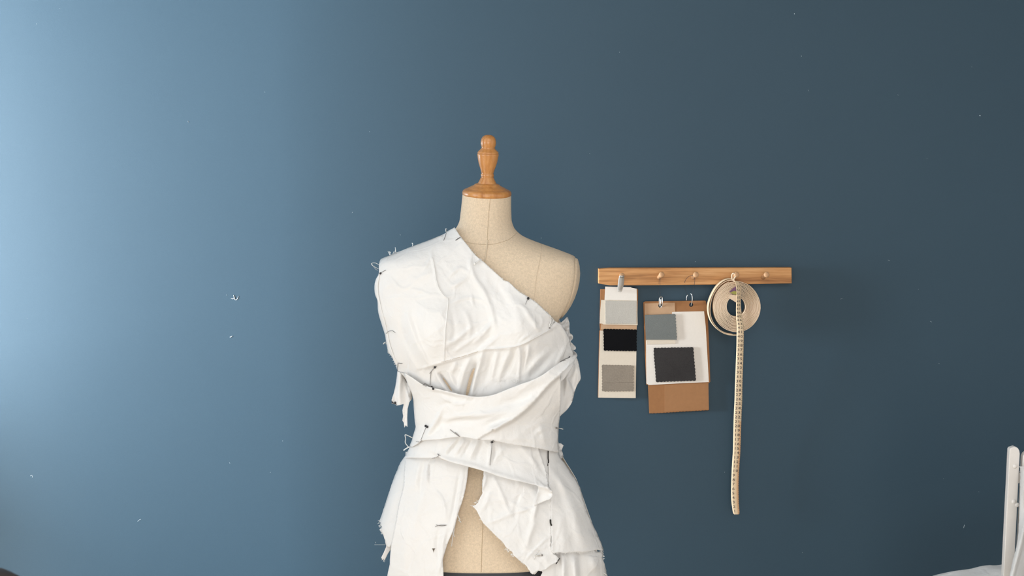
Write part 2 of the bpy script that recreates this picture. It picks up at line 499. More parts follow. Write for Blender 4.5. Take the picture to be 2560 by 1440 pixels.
# arm plate on the bare shoulder
top = P(1442, 647, YM); bot = P(1401, 797, YM)
ctr = (top + bot) / 2 + Vector((0.0022, 0, 0)); A = (top - bot) / 2
bm = bmesh.new()
nrm = Vector((1, -CUT, -0.28)).normalized()
Bv = Vector((CUT, 1, 0)) * 0.055
prev = None
RR = [1.0, 1.0, 0.985, 0.93, 0.8, 0.55, 0.3, 0]; HH = [-0.016, -0.0022, -0.0008, 0.0004, 0.0024, 0.0046, 0.0056, 0.006]
def bowx(s):  # the plate follows the curved outline of the shoulder
    return Vector((0.0105 * (1 - s * s) , 0, 0))
for r, h in zip(RR, HH):
    if r == 0: ring = [bm.verts.new(ctr + bowx(0) + nrm * h)]
    else: ring = [bm.verts.new(ctr + A * (r * math.cos(q)) + bowx(r * math.cos(q)) + Bv * (r * math.sin(q)) + nrm * h) for q in [2 * math.pi * k / 64 for k in range(64)]]
    if prev:
        for k in range(64):
            q = [prev[k], prev[(k + 1) % 64]] + ([ring[0]] if len(ring) == 1 else [ring[(k + 1) % 64], ring[k]])
            bm.faces.new(q)
    prev = ring
bmesh.ops.recalc_face_normals(bm, faces=bm.faces)
obj('arm_plate', bm, M['linen'], form)
# seams sewn on the linen
def seam(uv, r, mat, name, off=0.0002, n=6):
    uv = crv(uv, n)
    u = [p[0] for p in uv]; v = [p[1] for p in uv]
    Y = TORSO.hit(u, v) - off
    bm = bmesh.new(); add_tube(bm, [P(a, b, y) for a, b, y in zip(u, v, Y)], r, 6)
    return obj(name, bm, mat, torso)
seam([(1226, 492), (1222, 531), (1220, 564), (1218.5, 590), (1218, 612)], .0004, M['linen_seam'], 'centre_seam')
seam([(1219, 600), (1217.5, 612), (1214, 640), (1211, 660)], .0014, M['linen_cord'], 'seam_cord', .0006)
seam([(1146, 596), (1163, 604), (1184, 609), (1218, 611.5), (1244, 608), (1273, 598), (1291, 583)], .0004, M['linen_seam'], 'neck_seam')
seam([(1353.5, 612), (1352, 632), (1349, 653), (1344, 676), (1340, 698), (1336, 736), (1332, 775)], .0005, M['linen_cord'], 'shoulder_seam')
seam([(1210, 1150), (1208, 1230), (1207, 1308), (1205, 1355), (1203, 1430)], .0005, M['linen_seam'], 'centre_seam')
# dark band closing the torso, pole and tripod below it
def ring_at(z, s):
    xL, xR, b, n = TORSO.at(z)
    c = (xL + xR) / 2; a = (xR - xL) / 2
    return [Vector((c + a * s * math.copysign(abs(math.cos(t)) ** (2 / n), math.cos(t)), YM - b * s * math.copysign(abs(math.sin(t)) ** (2 / n), math.sin(t)), z)) for t in [2 * math.pi * k / 64 for k in range(64)]]
zb = P(0, 1440, YM).z
# front edge of the torso bottom is seen at v = 1434
zb_front = P(1250, 1434.5, float(TORSO.hit(1250, 1434)[0])).z
zt = float(zs[-1])
bm = bmesh.new()
pr = None
for z, s in ((zt - 0.045, 0.9), (zt - 0.045, 1.004), (zt + 0.002, 1.006), (zt + 0.002, 0.9)):
    r = ring_at(zt, s); r = [bm.verts.new((p.x, p.y, z)) for p in r]
    if pr:
        for k in range(64): bm.faces.new((pr[k], pr[(k + 1) % 64], r[(k + 1) % 64], r[k]))
    else: bm.faces.new(r[::-1])
    pr = r
bmesh.ops.recalc_face_normals(bm, faces=bm.faces)
obj('bottom_band', bm, M['dark_band'], form)
fx = P(1205, 1440, YM).x
bm = bmesh.new(); add_lathe(bm, [(0, zt - .03), (.05, zt - .03), (.05, zt - .055), (.024, zt - .07), (.018, .35), (.018, .3), (.034, .29), (.034, .2), (.015, .18), (0, .18)], Matrix.Translation((fx, YM, 0)), 32)
bmesh.ops.recalc_face_normals(bm, faces=bm.faces)
obj('pole', bm, M['varnished'], form)
for k in range(3):
    a = math.radians(90 + 120 * k)
    d = Vector((math.cos(a), math.sin(a), 0))
    bm = bmesh.new()
    add_tube(bm, crv([Vector((fx, YM, .25)) + d * .02, Vector((fx, YM, .23)) + d * .1, Vector((fx, YM, .12)) + d * .2, Vector((fx, YM, .025)) + d * .27], 5), .016, 12)
    add_ball(bm, Vector((fx, YM, .02)) + d * .275, .02, 12)
    obj('leg', bm, M['varnished'], form)
# neck cap and finial, both leaning a little towards the room
pxm = (P(1217, 486, YM) - P(1317, 486, YM)).length / 100
neck_mat = Matrix.Translation(P(1217, 487.5, YM)) @ Matrix.Rotation(math.radians(2.0), 4, 'Y') @ Matrix.Rotation(math.radians(6.0), 4, 'X')
def lathe_px(rows, v0=487.5, name='x', n=64):
    bm = bmesh.new()
    add_lathe(bm, [(r * pxm, (v0 - v) * pxm) for r, v in rows], neck_mat, n)
    bmesh.ops.recalc_face_normals(bm, faces=bm.faces)
    return obj(name, bm, M['varnished'], form)
lathe_px([(0, 490), (58, 490), (60.5, 488.5), (61.6, 485), (61.3, 480), (59, 476.5), (56, 474.5), (50.5, 472.3), (48.9, 471.7), (47.8, 470.6), (41, 467.2), (34, 464), (32.6, 462.8), (31.6, 461.4), (27, 459.4), (23.5, 458), (21.4, 457.6), (0, 457.6)], name='neck_cap')
lathe_px([(0, 458.5), (22.4, 458.5), (22.6, 457.4), (21, 454), (18.2, 448), (16.3, 444), (15.2, 442.6), (16.2, 441.5), (16.4, 436.5), (15.9, 434.8), (14.6, 434), (15.6, 432), (17.3, 425), (20.4, 416), (22.9, 408), (25.2, 397), (26.6, 388), (26.8, 385.4), (26.1, 384.6), (24.9, 384.0), (26.2, 383.2), (26.2, 381.6), (24.4, 379), (20, 375), (17.2, 371.6), (16.6, 369.8), (17.2, 367.6), (18.4, 364), (19.2, 358.5), (18.9, 353), (17.2, 347), (14, 342.6), (9, 339.4), (4, 338.2), (0, 338)], name='finial')

# ------------------------------------------------------------------ muslin pinned on the form
CL = Hull([(556, 1136, 1290, .06, 2), (565, 1135, 1292, .062, 2), (580, 1112, 1300, .068, 2), (600, 1071, 1335, .076, 2.3), (615, 1032, 1372, .083, 2.6), (631, 992, 1414, .089, 2.8), (645, 956, 1444, .094, 3.2),
  (660, 946, 1454, .099, 3.3), (700, 938, 1456, .105, 3), (740, 937, 1450, .113, 2.8), (780, 945, 1440, .119, 2.7), (814, 956, 1437, .121, 2.6), (850, 964, 1436, .121, 2.6),
  (880, 970, 1442, .119, 2.5), (910, 988, 1470, .116, 2.5), (950, 1008, 1470, .111, 2.5), (990, 1028, 1438, .106, 2.5), (1020, 1032, 1412, .102, 2.5), (1060, 1036, 1399, .099, 2.5),
  (1095, 1032, 1397, .098, 2.5), (1120, 1023, 1399, .1, 2.5), (1140, 1013, 1404, .103, 2.5), (1180, 991, 1431, .11, 2.5), (1216, 977, 1454, .115, 2.5), (1240, 968, 1463, .119, 2.5), (1300, 949, 1483, .127, 2.5),
  (1376, 946, 1514, .134, 2.5), (1470, 944, 1517, .138, 2.5)], 3)

def pdist(u, v, line):
    """distance to a polyline, signed side and position along it"""
    line = np.asarray(line, float)
    best = np.full(u.shape, 1e9); side = np.zeros(u.shape); par = np.zeros(u.shape)
    seg = np.linalg.norm(np.diff(line, axis=0), axis=1); tot = seg.sum(); acc = 0
    for i in range(len(line) - 1):
        a, b = line[i], line[i + 1]; d = b - a; L = max(seg[i], 1e-6)
        t = np.clip(((u - a[0]) * d[0] + (v - a[1]) * d[1]) / L ** 2, 0, 1)
        px, py = u - a[0] - t * d[0], v - a[1] - t * d[1]
        q = np.hypot(px, py)
        m = q < best
        best = np.where(m, q, best)
        side = np.where(m, np.sign(d[0] * (v - a[1]) - d[1] * (u - a[0])), side)
        par = np.where(m, (acc + t * L) / tot, par)
        acc += L
    return best, side, par
def ridge(line, w, h, taper=True):
    line = crv(line, 4)
    def f(u, v):
        d, s, t = pdist(u, v, line)
        k = np.sin(np.pi * np.clip(t, 0.02, 0.98)) ** 0.5 if taper else 1
        return 0.85 * h * k * np.exp(-(d / w) ** 2)
    return f
def step(line, h, sharp, decay, sgn=1, taper=False):
    """cloth stands h proud on one side of the line and sinks back over 'decay' pixels"""
    line = crv(line, 4)
    def f(u, v):
        d, s, t = pdist(u, v, line)
        k = np.sin(np.pi * np.clip(t, 0.0, 1.0)) ** 0.6 if taper else 1
        pos = s * sgn > 0
        return h * k * np.where(pos, np.exp(-d / decay), np.exp(-(d / sharp) ** 2))
    return f
def crumple(amp, scale, seed, ang=0.0, stretch=1.0):
    """creased cloth: sharp ridges between flat facets"""
    ca, sa = math.cos(ang), math.sin(ang)
    def f(u, v):
        out = np.zeros(u.shape)
        for i in range(len(u)):
            x = (u[i] * ca + v[i] * sa) / scale / stretch; y = (-u[i] * sa + v[i] * ca) / scale
            w = noise.noise_vector((x * .7, y * .7, seed + 5)) * 0.55
            dd, pp = noise.voronoi((x + w.x, y + w.y, seed))
            e = dd[1] - dd[0]
            out[i] = 0.42 * math.exp(-(e / 0.2) ** 2) + 0.9 * noise.noise((x * .8, y * .8, seed + 9)) + 0.35 * noise.noise((x * 2.1, y * 2.1, seed + 3))
        return 0.85 * amp * out
    return f
def folds(lines, w, h, seed=0):
    return [ridge(l, w, h) for l in lines]

PANELS = []
def panel(name, outline, hull=CL, off=0.0, fs=(), step_px=4.6, sm=True, th=0.0011, fray=0.0, label=None, depth=None, parent=None, lo=-0.0035, curve=None, mat=None, edge_lift=0.0, mirror=False):
    """cloth piece: outline in view directions, laid on the body and displaced by its folds"""
    pts = [np.array(p[:2], float) for p in (crv(list(outline) + [outline[0]], 3)[:-1] if sm else outline)]
    # densify the edge
    dense = []
    n = len(pts)
    for i in range(n):
        p, q = pts[i], pts[(i + 1) % n]
        L = np.linalg.norm(q - p)
        if L < 0.3: continue
        m = max(1, int(L / (step_px * .8)))
        for k in range(m): dense.append(p + (q - p) * k / m)
    if fray:
        dense = [p + np.array([random.gauss(0, fray), random.gauss(0, fray)]) for p in dense]
    dense = np.array(dense)
    lo_u, hi_u = dense[:, 0].min(), dense[:, 0].max(); lo_v, hi_v = dense[:, 1].min(), dense[:, 1].max()
    # interior points, closer together near the silhouettes
    inner = []
    r = 0
    v = lo_v + step_px * .5
    while v < hi_v:
        u = lo_u + (r % 2) * step_px * .5
        while u < hi_u:
            inner.append((u + random.uniform(-.6, .6), v + random.uniform(-.6, .6))); u += step_px
        v += step_px * .87; r += 1
    inner = np.array(inner)
    # keep those inside and not too near the edge
    x, y = inner[:, 0], inner[:, 1]
    ins = np.zeros(len(x), bool); near = np.full(len(x), 1e9)
    m = len(dense)
    for i in range(m):
        a, b = dense[i], dense[(i + 1) % m]
        c = ((a[1] > y) != (b[1] > y))
        with np.errstate(divide='ignore', invalid='ignore'):
            xi = (b[0] - a[0]) * (y - a[1]) / (b[1] - a[1]) + a[0]
        ins ^= c & (x < xi)
        near = np.minimum(near, np.hypot(x - a[0], y - a[1]))
    inner = inner[ins & (near > step_px * .55)]
    allp = [Vector(p) for p in dense] + [Vector(p) for p in inner]
    vs, es, fsx, _, _, _ = delaunay_2d_cdt(allp, [], [list(range(m))], 1, 1e-4)
    uv = np.array([(p.x, p.y) for p in vs])
    u, v = uv[:, 0], uv[:, 1]
    Y = depth(u, v) if depth else hull.hit(u, v)
    disp = np.zeros(len(u))
    for f in fs: disp = disp + f(u, v)
    if not depth: disp = np.maximum(disp, lo)
    if edge_lift:
        dm = np.full(len(u), 1e9)
        for p in dense[::2]: dm = np.minimum(dm, np.hypot(u - p[0], v - p[1]))
        disp = disp + edge_lift * np.exp(-(dm / 4.0) ** 2)
    o_ = off(u, v) if callable(off) else off
    Y = Y - o_ - disp
    pos = PN(u, v, Y)
    if mirror: pos[:, 1] = 2 * YM - pos[:, 1]
    bm = bmesh.new()
    bv = [bm.verts.new(p) for p in pos]
    for f in fsx:
        try: bm.faces.new([bv[i] for i in f])
        except ValueError: pass
    bmesh.ops.recalc_face_normals(bm, faces=bm.faces)
    nb = sum(f.normal.y * f.calc_area() for f in bm.faces)
    if (nb > 0) != mirror: bmesh.ops.reverse_faces(bm, faces=bm.faces)
    if not mirror: PANELS.append(BVHTree.FromBMesh(bm))
    o = obj(name, bm, mat or M['muslin'], parent or garment)
    md = o.modifiers.new('thickness', 'SOLIDIFY'); md.thickness = th; md.offset = -1
    if label: o['label'] = label
    return o
def surf(u, v, off=0.0015):
    d = ray(u, v).normalized(); best = None
    for t in PANELS:
        h = t.ray_cast(EYE, d)
        if h[0] is not None and (best is None or h[3] < best): best = h[3]
    if best is None: return P(u, v, YM - 0.02)
    return EYE + d * (best - off)

garment = thing('muslin_toile', (fx, YM, P(0, 1100, YM).z), 'one-shouldered white muslin toile with raw frayed edges, draped and pinned around the dress form', 'garment')

# --- bodice
bod = [(1136, 568), (1144, 580), (1151.5, 591), (1168, 612), (1190, 639), (1211, 656), (1232, 676), (1253, 694), (1262, 703), (1272, 705), (1298, 729), (1322, 743), (1343, 758), (1360, 774), (1376, 789), (1388, 803),
       (1401, 810), (1416, 830), (1424, 850), (1428, 868), (1434, 884), (1436, 905), (1420, 935), (1390, 968), (1340, 1005), (1280, 1025), (1200, 1035), (1120, 1020), (1060, 990), (1032, 975), (1017, 952), (1006, 938), (994, 927), (989, 908), (981, 892), (972, 879),
       (966, 854), (963, 835), (957, 814), (951, 797), (947, 781), (945, 752), (939, 736), (937.5, 715), (941, 697), (947, 683), (947, 664), (950.5, 650), (957, 645), (975, 638), (994, 631), (1012, 623), (1032, 615), (1048, 610), (1065, 603), (1080, 597.5), (1094, 593), (1108, 587), (1120, 577), (1130, 572)]
bf = [ridge([(975, 690), (992, 712), (1012, 722), (1042, 702)], 3.5, .003), ridge([(1028, 722), (1052, 728), (1076, 737)], 3.5, .003), ridge([(1056, 676), (1068, 660), (1078, 640)], 4, .003), ridge([(1118, 696), (1150, 670), (1178, 688)], 4.5, .0035),
      ridge([(1122, 762), (1160, 745), (1196, 748), (1232, 764)], 4, .003), ridge([(1236, 806), (1190, 842), (1135, 880)], 4.5, .004), ridge([(1250, 838), (1226, 858), (1208, 872)], 4, .004), ridge([(1296, 752), (1326, 792), (1346, 826)], 6, .004), ridge([(1352, 790), (1356, 806), (1348, 824)], 3, .002),
      ridge([(1128, 780), (1136, 820), (1130, 860)], 6, -.003), ridge([(1160, 775), (1176, 815), (1170, 850)], 6, .003), ridge([(1008, 850), (1030, 900), (1056, 945)], 6, .004), ridge([(1000, 880), (1022, 930), (1050, 960)], 7, -.004),ridge([(1078, 634), (1081, 650), (1087, 680), (1089, 700), (1094, 716), (1098, 724), (1108, 737), (1118, 744)], 2.6, .0035),
      
      ridge([(955, 752), (985, 744), (1040, 745), (1085, 736), (1110, 742), (1150, 736)], 3.4, .0016),
      ridge([(1175, 640), (1178, 672), (1190, 700), (1212, 735), (1228, 775), (1240, 830)], 7, .007),
      ridge([(1016, 775), (1022, 800), (1034, 838), (1052, 880), (1078, 915)], 7, .007),
      ridge([(1000, 770), (1004, 810), (1012, 850), (1030, 890)], 9, -.006),
      ridge([(1030, 770), (1045, 830), (1065, 875)], 10, -.004),
      ridge([(1108, 870), (1140, 850), (1170, 825), (1190, 812)], 6, .004), ridge([(1180, 860), (1205, 840), (1225, 815)], 5, .005), ridge([(1195, 870), (1215, 850), (1232, 835)], 5, -.004),
      ridge([(1120, 720), (1150, 705), (1170, 690)], 7, .004), ridge([(1030, 700), (1060, 690), (1080, 670)], 8, .003), ridge([(965, 690), (990, 720), (1010, 740)], 6, .003),
      ridge([(1178, 735), (1181, 750), (1184, 765)], 3, .003), ridge([(1260, 720), (1290, 770), (1300, 820)], 14, .006), ridge([(1225, 700), (1262, 745), (1290, 800)], 10, -.004),
      ridge([(1325, 835), (1310, 845), (1298, 858)], 3, .003), ridge([(1340, 800), (1338, 815), (1350, 825)], 4, .0025),
      # seam under the bust
      ridge([(1060, 918), (1110, 904), (1160, 890), (1209, 873), (1250, 871), (1296, 864), (1340, 840), (1378, 822), (1392, 808)], 2.0, .0022, False),
      step([(1060, 921), (1110, 907), (1160, 893), (1209, 876), (1250, 874), (1296, 867), (1340, 843), (1378, 825)], .0035, 2, 22, -1),
      # gathers under the seam
      ridge([(1211, 872), (1198, 905), (1185, 950), (1175, 1000)], 8, .012), ridge([(1193, 905), (1178, 945), (1165, 1000)], 5.5, -.032), ridge([(1176, 895), (1160, 930), (1146, 985)], 7, .010),
      ridge([(1100, 935), (1118, 960), (1134, 985)], 4, -.024), ridge([(1088, 930), (1108, 965), (1122, 990)], 5, .006), ridge([(1118, 925), (1134, 955), (1146, 980)], 5, .006),
      ridge([(1297, 866), (1300, 890), (1300, 915), (1296, 950)], 4.5, .009), ridge([(1288, 872), (1280, 900), (1265, 935)], 6, -.008), ridge([(1274, 872), (1262, 905), (1246, 950)], 6, .006),
      ridge([(1230, 880), (1224, 910), (1212, 955)], 7, -.006), ridge([(1246, 876), (1238, 905), (1230, 945)], 5, .005), ridge([(1322, 862), (1318, 890), (1306, 930)], 5, .006), ridge([(1310, 868), (1308, 900), (1300, 940)], 5, -.006),
      ridge([(1370, 880), (1340, 905), (1312, 938)], 8, .006), ridge([(1392, 870), (1362, 905), (1325, 945)], 8, -.005), ridge([(1416, 862), (1405, 885), (1392, 910)], 5, .006),
      ridge([(1140, 905), (1128, 935)], 6, .005), ridge([(1385, 808), (1405, 822), (1420, 858)], 4, .003),
      crumple(.0022, 52, 1, 0.5, 1.3), crumple(.0010, 23, 2, 2.0, 1.2)]
panel('bodice_panel', bod, off=0.001, fs=bf, step_px=3.2, edge_lift=.0006, lo=-.02)
# narrow strip laid along the arm edge
panel('armhole_strip', [(950, 682), (946, 700), (944, 725), (950, 760), (958, 790), (968, 830), (974, 860), (985, 892), (996, 915), (989, 912), (980, 893), (970, 878), (965, 854), (962, 836), (955, 814), (945.5, 781), (943.5, 752), (937.5, 736), (936, 715), (940, 697)],
      off=0.005, fs=[crumple(.001, 20, 4)], step_px=3.4)
# --- gathered ruffle and puff at the right side
rd = lambda u, v: YM - 0.030 + 0.012 * np.sin(u * .23 + v * .12) + 0.006 * np.sin(v * .35) + (u - 1400) * .0006
panel('side_ruffle', [(1384, 802), (1394, 803), (1402, 808), (1411, 800), (1418.5, 793), (1421, 798), (1423, 815), (1425, 832), (1430, 836), (1431, 846), (1426, 853), (1432, 860), (1440, 868), (1438, 874), (1433, 877), (1442, 885), (1441, 894), (1430, 905), (1410, 915), (1396, 905), (1390, 870), (1384, 830)],
      depth=rd, fs=[ridge([(1412, 800), (1415, 830), (1420, 850)], 4, .008), ridge([(1428, 840), (1416, 850)], 3, -.008), ridge([(1438, 872), (1420, 868), (1405, 880)], 3, .010), ridge([(1436, 884), (1418, 880)], 3, -.012)], step_px=3)
pd = lambda u, v: YM - 0.012 - 0.035 * np.clip((1450 - u) / 50, 0, 1) + 0.004 * np.sin(u * .2 + v * .05)
panel('side_puff', [(1392, 915), (1410, 900), (1430, 893), (1441, 894), (1447, 909), (1450, 928), (1452, 946), (1447, 956), (1442, 965), (1437, 979), (1431, 1003), (1424, 1016), (1416, 1026), (1403, 1038), (1392, 1046), (1384, 1000)],
      depth=pd, fs=[step([(1434, 914), (1432, 930), (1424, 941), (1417, 946), (1424, 960), (1430, 974), (1431, 985)], .010, 3, 18, 1), ridge([(1440, 905), (1444, 940), (1436, 975)], 5, .008), ridge([(1418, 950), (1424, 975), (1420, 1010)], 7, .006), ridge([(1405, 930), (1408, 980), (1400, 1030)], 5, -.005)], step_px=3)
# --- base skirt piece at the right
panel('skirt_side_panel', [(1320, 1108), (1402, 1108), (1404, 1126), (1407, 1133), (1408, 1142), (1403, 1148), (1408, 1160), (1416, 1178), (1430, 1215), (1442, 1260), (1460, 1320), (1486, 1376), (1507, 1378), (1506, 1394), (1510, 1405), (1514, 1419), (1516, 1431), (1513, 1470), (1352, 1470), (1356, 1432), (1346, 1427), (1335, 1436), (1320, 1410), (1305, 1300), (1310, 1200)],
      off=lambda u, v: 0.001 + 0.010 * np.clip((1415 - u) / 30, 0, 1) * np.clip((1330 - v) / 60, 0, 1), fs=[ridge([(1394, 1385), (1396, 1412), (1394, 1470)], 5, -.02), ridge([(1408, 1385), (1410, 1470)], 10, .012), ridge([(1449, 1385), (1454, 1412), (1458, 1470)], 5, -.018), ridge([(1434, 1385), (1440, 1470)], 9, .012), ridge([(1480, 1385), (1492, 1430)], 12, .01),
        ridge([(1340, 1400), (1362, 1385), (1380, 1372)], 3, .002), ridge([(1400, 1395), (1380, 1412), (1362, 1425)], 4, .005), crumple(.0014, 45, 12)], step_px=4, fray=.25)
# --- left skirt: back piece and front piece
panel('skirt_back_panel', [(1016, 1136), (1008, 1146), (999, 1161), (983, 1199), (971, 1235), (959, 1272), (950, 1298), (947, 1303), (951, 1306), (950, 1312), (954, 1317), (949, 1325), (957, 1336), (962, 1350), (965, 1362), (972, 1370), (982, 1356), (1000, 1330), (1040, 1250), (1050, 1150)],
      off=-0.004, fs=[ridge([(1000, 1180), (980, 1250), (965, 1320)], 12, .004), ridge([(970, 1284), (990, 1295)], 2, .002), crumple(.001, 40, 13)], step_px=4, fray=.25)
lf = [ridge([(1078, 1150), (1071, 1165), (1068, 1190), (1069, 1215)], 3, .006), ridge([(1088, 1146), (1074, 1160), (1073, 1195)], 2.5, -.005), ridge([(1050, 1155), (1042, 1185), (1036, 1220)], 6, .004), ridge([(1060, 1152), (1054, 1190), (1050, 1240)], 5, -.004),
      ridge([(1160, 1170), (1152, 1220), (1142, 1275), (1130, 1320)], 3, .0035), ridge([(1150, 1175), (1142, 1225), (1132, 1280), (1124, 1310)], 4, -.005), ridge([(1085, 1222), (1104, 1245), (1112, 1270), (1114, 1300)], 3, .004), ridge([(1116, 1318), (1108, 1350), (1104, 1390), (1094, 1440)], 5, .006), ridge([(1100, 1318), (1092, 1360), (1098, 1400)], 4, -.004),
      ridge([(1060, 1230), (1040, 1300), (1035, 1360)], 9, .004), ridge([(1030, 1250), (1018, 1330), (1010, 1440)], 10, .003), crumple(.0016, 48, 14, 1.3, 1.8), crumple(.0008, 20, 15)]
panel('skirt_front_panel', [(1014, 1130), (1090, 1120), (1185, 1140), (1172, 1166), (1168, 1195), (1163, 1225), (1156, 1252), (1148, 1276), (1142, 1297), (1136, 1317), (1128, 1338), (1119.6, 1357), (1112, 1382), (1107, 1402), (1097, 1470), (975, 1470), (974.5, 1410), (975.5, 1388), (977, 1370), (980, 1350), (986, 1320), (991, 1294), (998, 1256), (1008, 1216), (1010, 1180)],
      off=0.0055, fs=lf, step_px=4, edge_lift=.001)
# --- front drape with the slanted raw hem
ff = [ridge([(1352, 1220), (1346, 1245), (1338, 1275), (1332, 1300)], 5, .009), ridge([(1340, 1290), (1326, 1335), (1312, 1375)], 8, .005), ridge([(1234, 1192), (1252, 1230), (1270, 1275), (1278, 1284)], 4, .004), ridge([(1278, 1284), (1310, 1276), (1330, 1268)], 3, .003), ridge([(1278, 1284), (1240, 1300), (1215, 1310)], 5, .003),
      ridge([(1226, 1230), (1214, 1260), (1200, 1280)], 5, .003), ridge([(1300, 1230), (1290, 1270), (1285, 1300)], 6, -.003), ridge([(1216, 1186), (1212, 1206), (1205, 1225)], 2.5, .006), ridge([(1311, 1406), (1318, 1395), (1334, 1378), (1352, 1360), (1376, 1338)], 2.5, .003),
      crumple(.0022, 40, 21, .8, 1.3), crumple(.0010, 18, 22)]
panel('front_drape', [(1205, 1160), (1300, 1150), (1379, 1190), (1379, 1250), (1378, 1330), (1378.5, 1376), (1398, 1398), (1380, 1412), (1356, 1428), (1345, 1426), (1331, 1436), (1317, 1416), (1300, 1402), (1284, 1388), (1278, 1377), (1265, 1369), (1258, 1356), (1241, 1341), (1224, 1323), (1208, 1308), (1201, 1295), (1194, 1282), (1189, 1273), (1182, 1266), (1190, 1262), (1196.5, 1253), (1200, 1243), (1206, 1232), (1205, 1210), (1209.5, 1181)],
      off=0.011, fs=ff, step_px=3.8, fray=.35, edge_lift=.0012)
# --- waist piece hanging under the sash, its lower edge curling at the right
wf = [ridge([(1142, 1098), (1124, 1118), (1113, 1133)], 3, .005), ridge([(1150, 1098), (1130, 1122), (1120, 1136)], 3, -.006), ridge([(1162, 1098), (1146, 1124), (1136, 1140)], 4, .006), ridge([(1180, 1098), (1160, 1135), (1154, 1146)], 3, -.005), ridge([(1196, 1100), (1182, 1130), (1174, 1148)], 4, .006), ridge([(1207, 1102), (1196, 1130), (1190, 1150)], 4, -.005),
      ridge([(1229, 1108), (1226, 1135), (1221, 1165)], 3.2, .007), ridge([(1234, 1112), (1232, 1140), (1228, 1160)], 3, -.005), ridge([(1300, 1116), (1326, 1138), (1345, 1170)], 7, .006), ridge([(1262, 1118), (1240, 1145), (1232, 1160)], 7, .004), ridge([(1310, 1122), (1340, 1150), (1358, 1180)], 5, -.004),
      step([(1096, 1140), (1120, 1152), (1172, 1168), (1212, 1180), (1251, 1193), (1312, 1208), (1343, 1215), (1366, 1219), (1379, 1228)], .009, 4, 15, -1), ridge([(1110, 1146), (1172, 1160), (1251, 1186), (1330, 1207)], 5, .004),
      ridge([(1348, 1218), (1342, 1240), (1335, 1262)], 4, .004), step([(1368, 1218), (1379, 1228), (1382, 1238), (1374, 1248)], .014, 3, 16, 1), crumple(.0018, 44, 31)]
panel('waist_flap', [(1034, 1094), (1100, 1085), (1230, 1085), (1330, 1100), (1345, 1118), (1352, 1140), (1362, 1165), (1368, 1190), (1372, 1214), (1378, 1224), (1381, 1232), (1381, 1240), (1376, 1247), (1366, 1251), (1355, 1256), (1346, 1260), (1336, 1265), (1340, 1245), (1345, 1222), (1343, 1213.5), (1328, 1210), (1312, 1206), (1282, 1200), (1251, 1192), (1212, 1178.5), (1171.5, 1167), (1138, 1158), (1105, 1149), (1096, 1142), (1085, 1146), (1073, 1145.5), (1050, 1145), (1023, 1144), (1012, 1144), (1016, 1134), (1025, 1116)],
      off=0.018, fs=wf, step_px=3.8, edge_lift=.0015)
# --- sash wound round the waist
sf = [step([(1441, 890), (1435, 901.5), (1404, 932), (1369, 963), (1326, 1012), (1286, 1045), (1258, 1060), (1238, 1072)], .021, 5, 42, 1),
      step([(1286, 1046), (1258, 1061), (1232, 1073), (1213, 1085)], .004, 5, 25, -1, True),
      ridge([(1215, 1064), (1236, 1056), (1262, 1046)], 8, -.008), ridge([(1105, 1022), (1092, 1050), (1078, 1072), (1066, 1090)], 5, .008), ridge([(1110, 1040), (1098, 1065), (1085, 1085)], 8, -.006),
      step([(1066, 970), (1090, 975), (1112, 979), (1140, 986), (1165, 990), (1182, 998)], .006, 4, 18, -1, True), ridge([(1100, 1012), (1130, 1006), (1172, 1005), (1184, 998)], 4, -.004), ridge([(1095, 985), (1118, 1000), (1140, 1008), (1176, 1005)], 4, .006),
      ridge([(1110, 1048), (1140, 1042), (1200, 1038), (1260, 1026)], 7, .006), ridge([(1115, 1058), (1150, 1052), (1200, 1050)], 8, -.006), ridge([(1240, 990), (1300, 970), (1350, 945), (1400, 912)], 14, .006), ridge([(1225, 1020), (1290, 1000), (1336, 985)], 12, -.004), ridge([(1335, 985), (1322, 1005), (1300, 1020)], 6, .004),
      ridge([(1336, 1090), (1350, 1076), (1372, 1068)], 6, .004), ridge([(1310, 1075), (1345, 1058), (1375, 1045)], 8, .003), ridge([(1350, 1060), (1358, 1090), (1362, 1115)], 7, .004), crumple(.0020, 55, 41, -.4, 1.5), crumple(.0008, 22, 42)]
def sash_off(u, v):
    # stands off the body below the bust, most in the middle
    return 0.014 + 0.012 * np.clip((v - 1062) / 36, 0, 1) + 0.012 * np.exp(-((u - 1215) / 130) ** 2 - ((v - 1040) / 70) ** 2)
panel('sash', [(1009, 932), (1026, 942), (1042, 953), (1056, 962), (1077, 969), (1095, 973), (1112, 977), (1136, 983), (1160, 988), (1186, 992), (1214, 991), (1240, 985), (1274, 971), (1298, 962), (1322, 953.5), (1340, 946), (1357, 937), (1376, 923), (1400, 906), (1420, 896), (1441, 886), (1442, 893), (1430, 907), (1413, 925), (1403, 936), (1402, 1000), (1400, 1040), (1397.5, 1060), (1396, 1095), (1396, 1116), (1397, 1130), (1386, 1129), (1345, 1121), (1312, 1115.5), (1281, 1112), (1254, 1106), (1230, 1102), (1193, 1098.5), (1148, 1092), (1100, 1098), (1053, 1102), (1046, 1108), (1024, 1118), (1032, 1094), (1036, 1080), (1039, 1067), (1037, 1055), (1034, 1017), (1031, 989), (1022, 968)],
      off=sash_off, fs=sf, step_px=3.6, edge_lift=.0018)
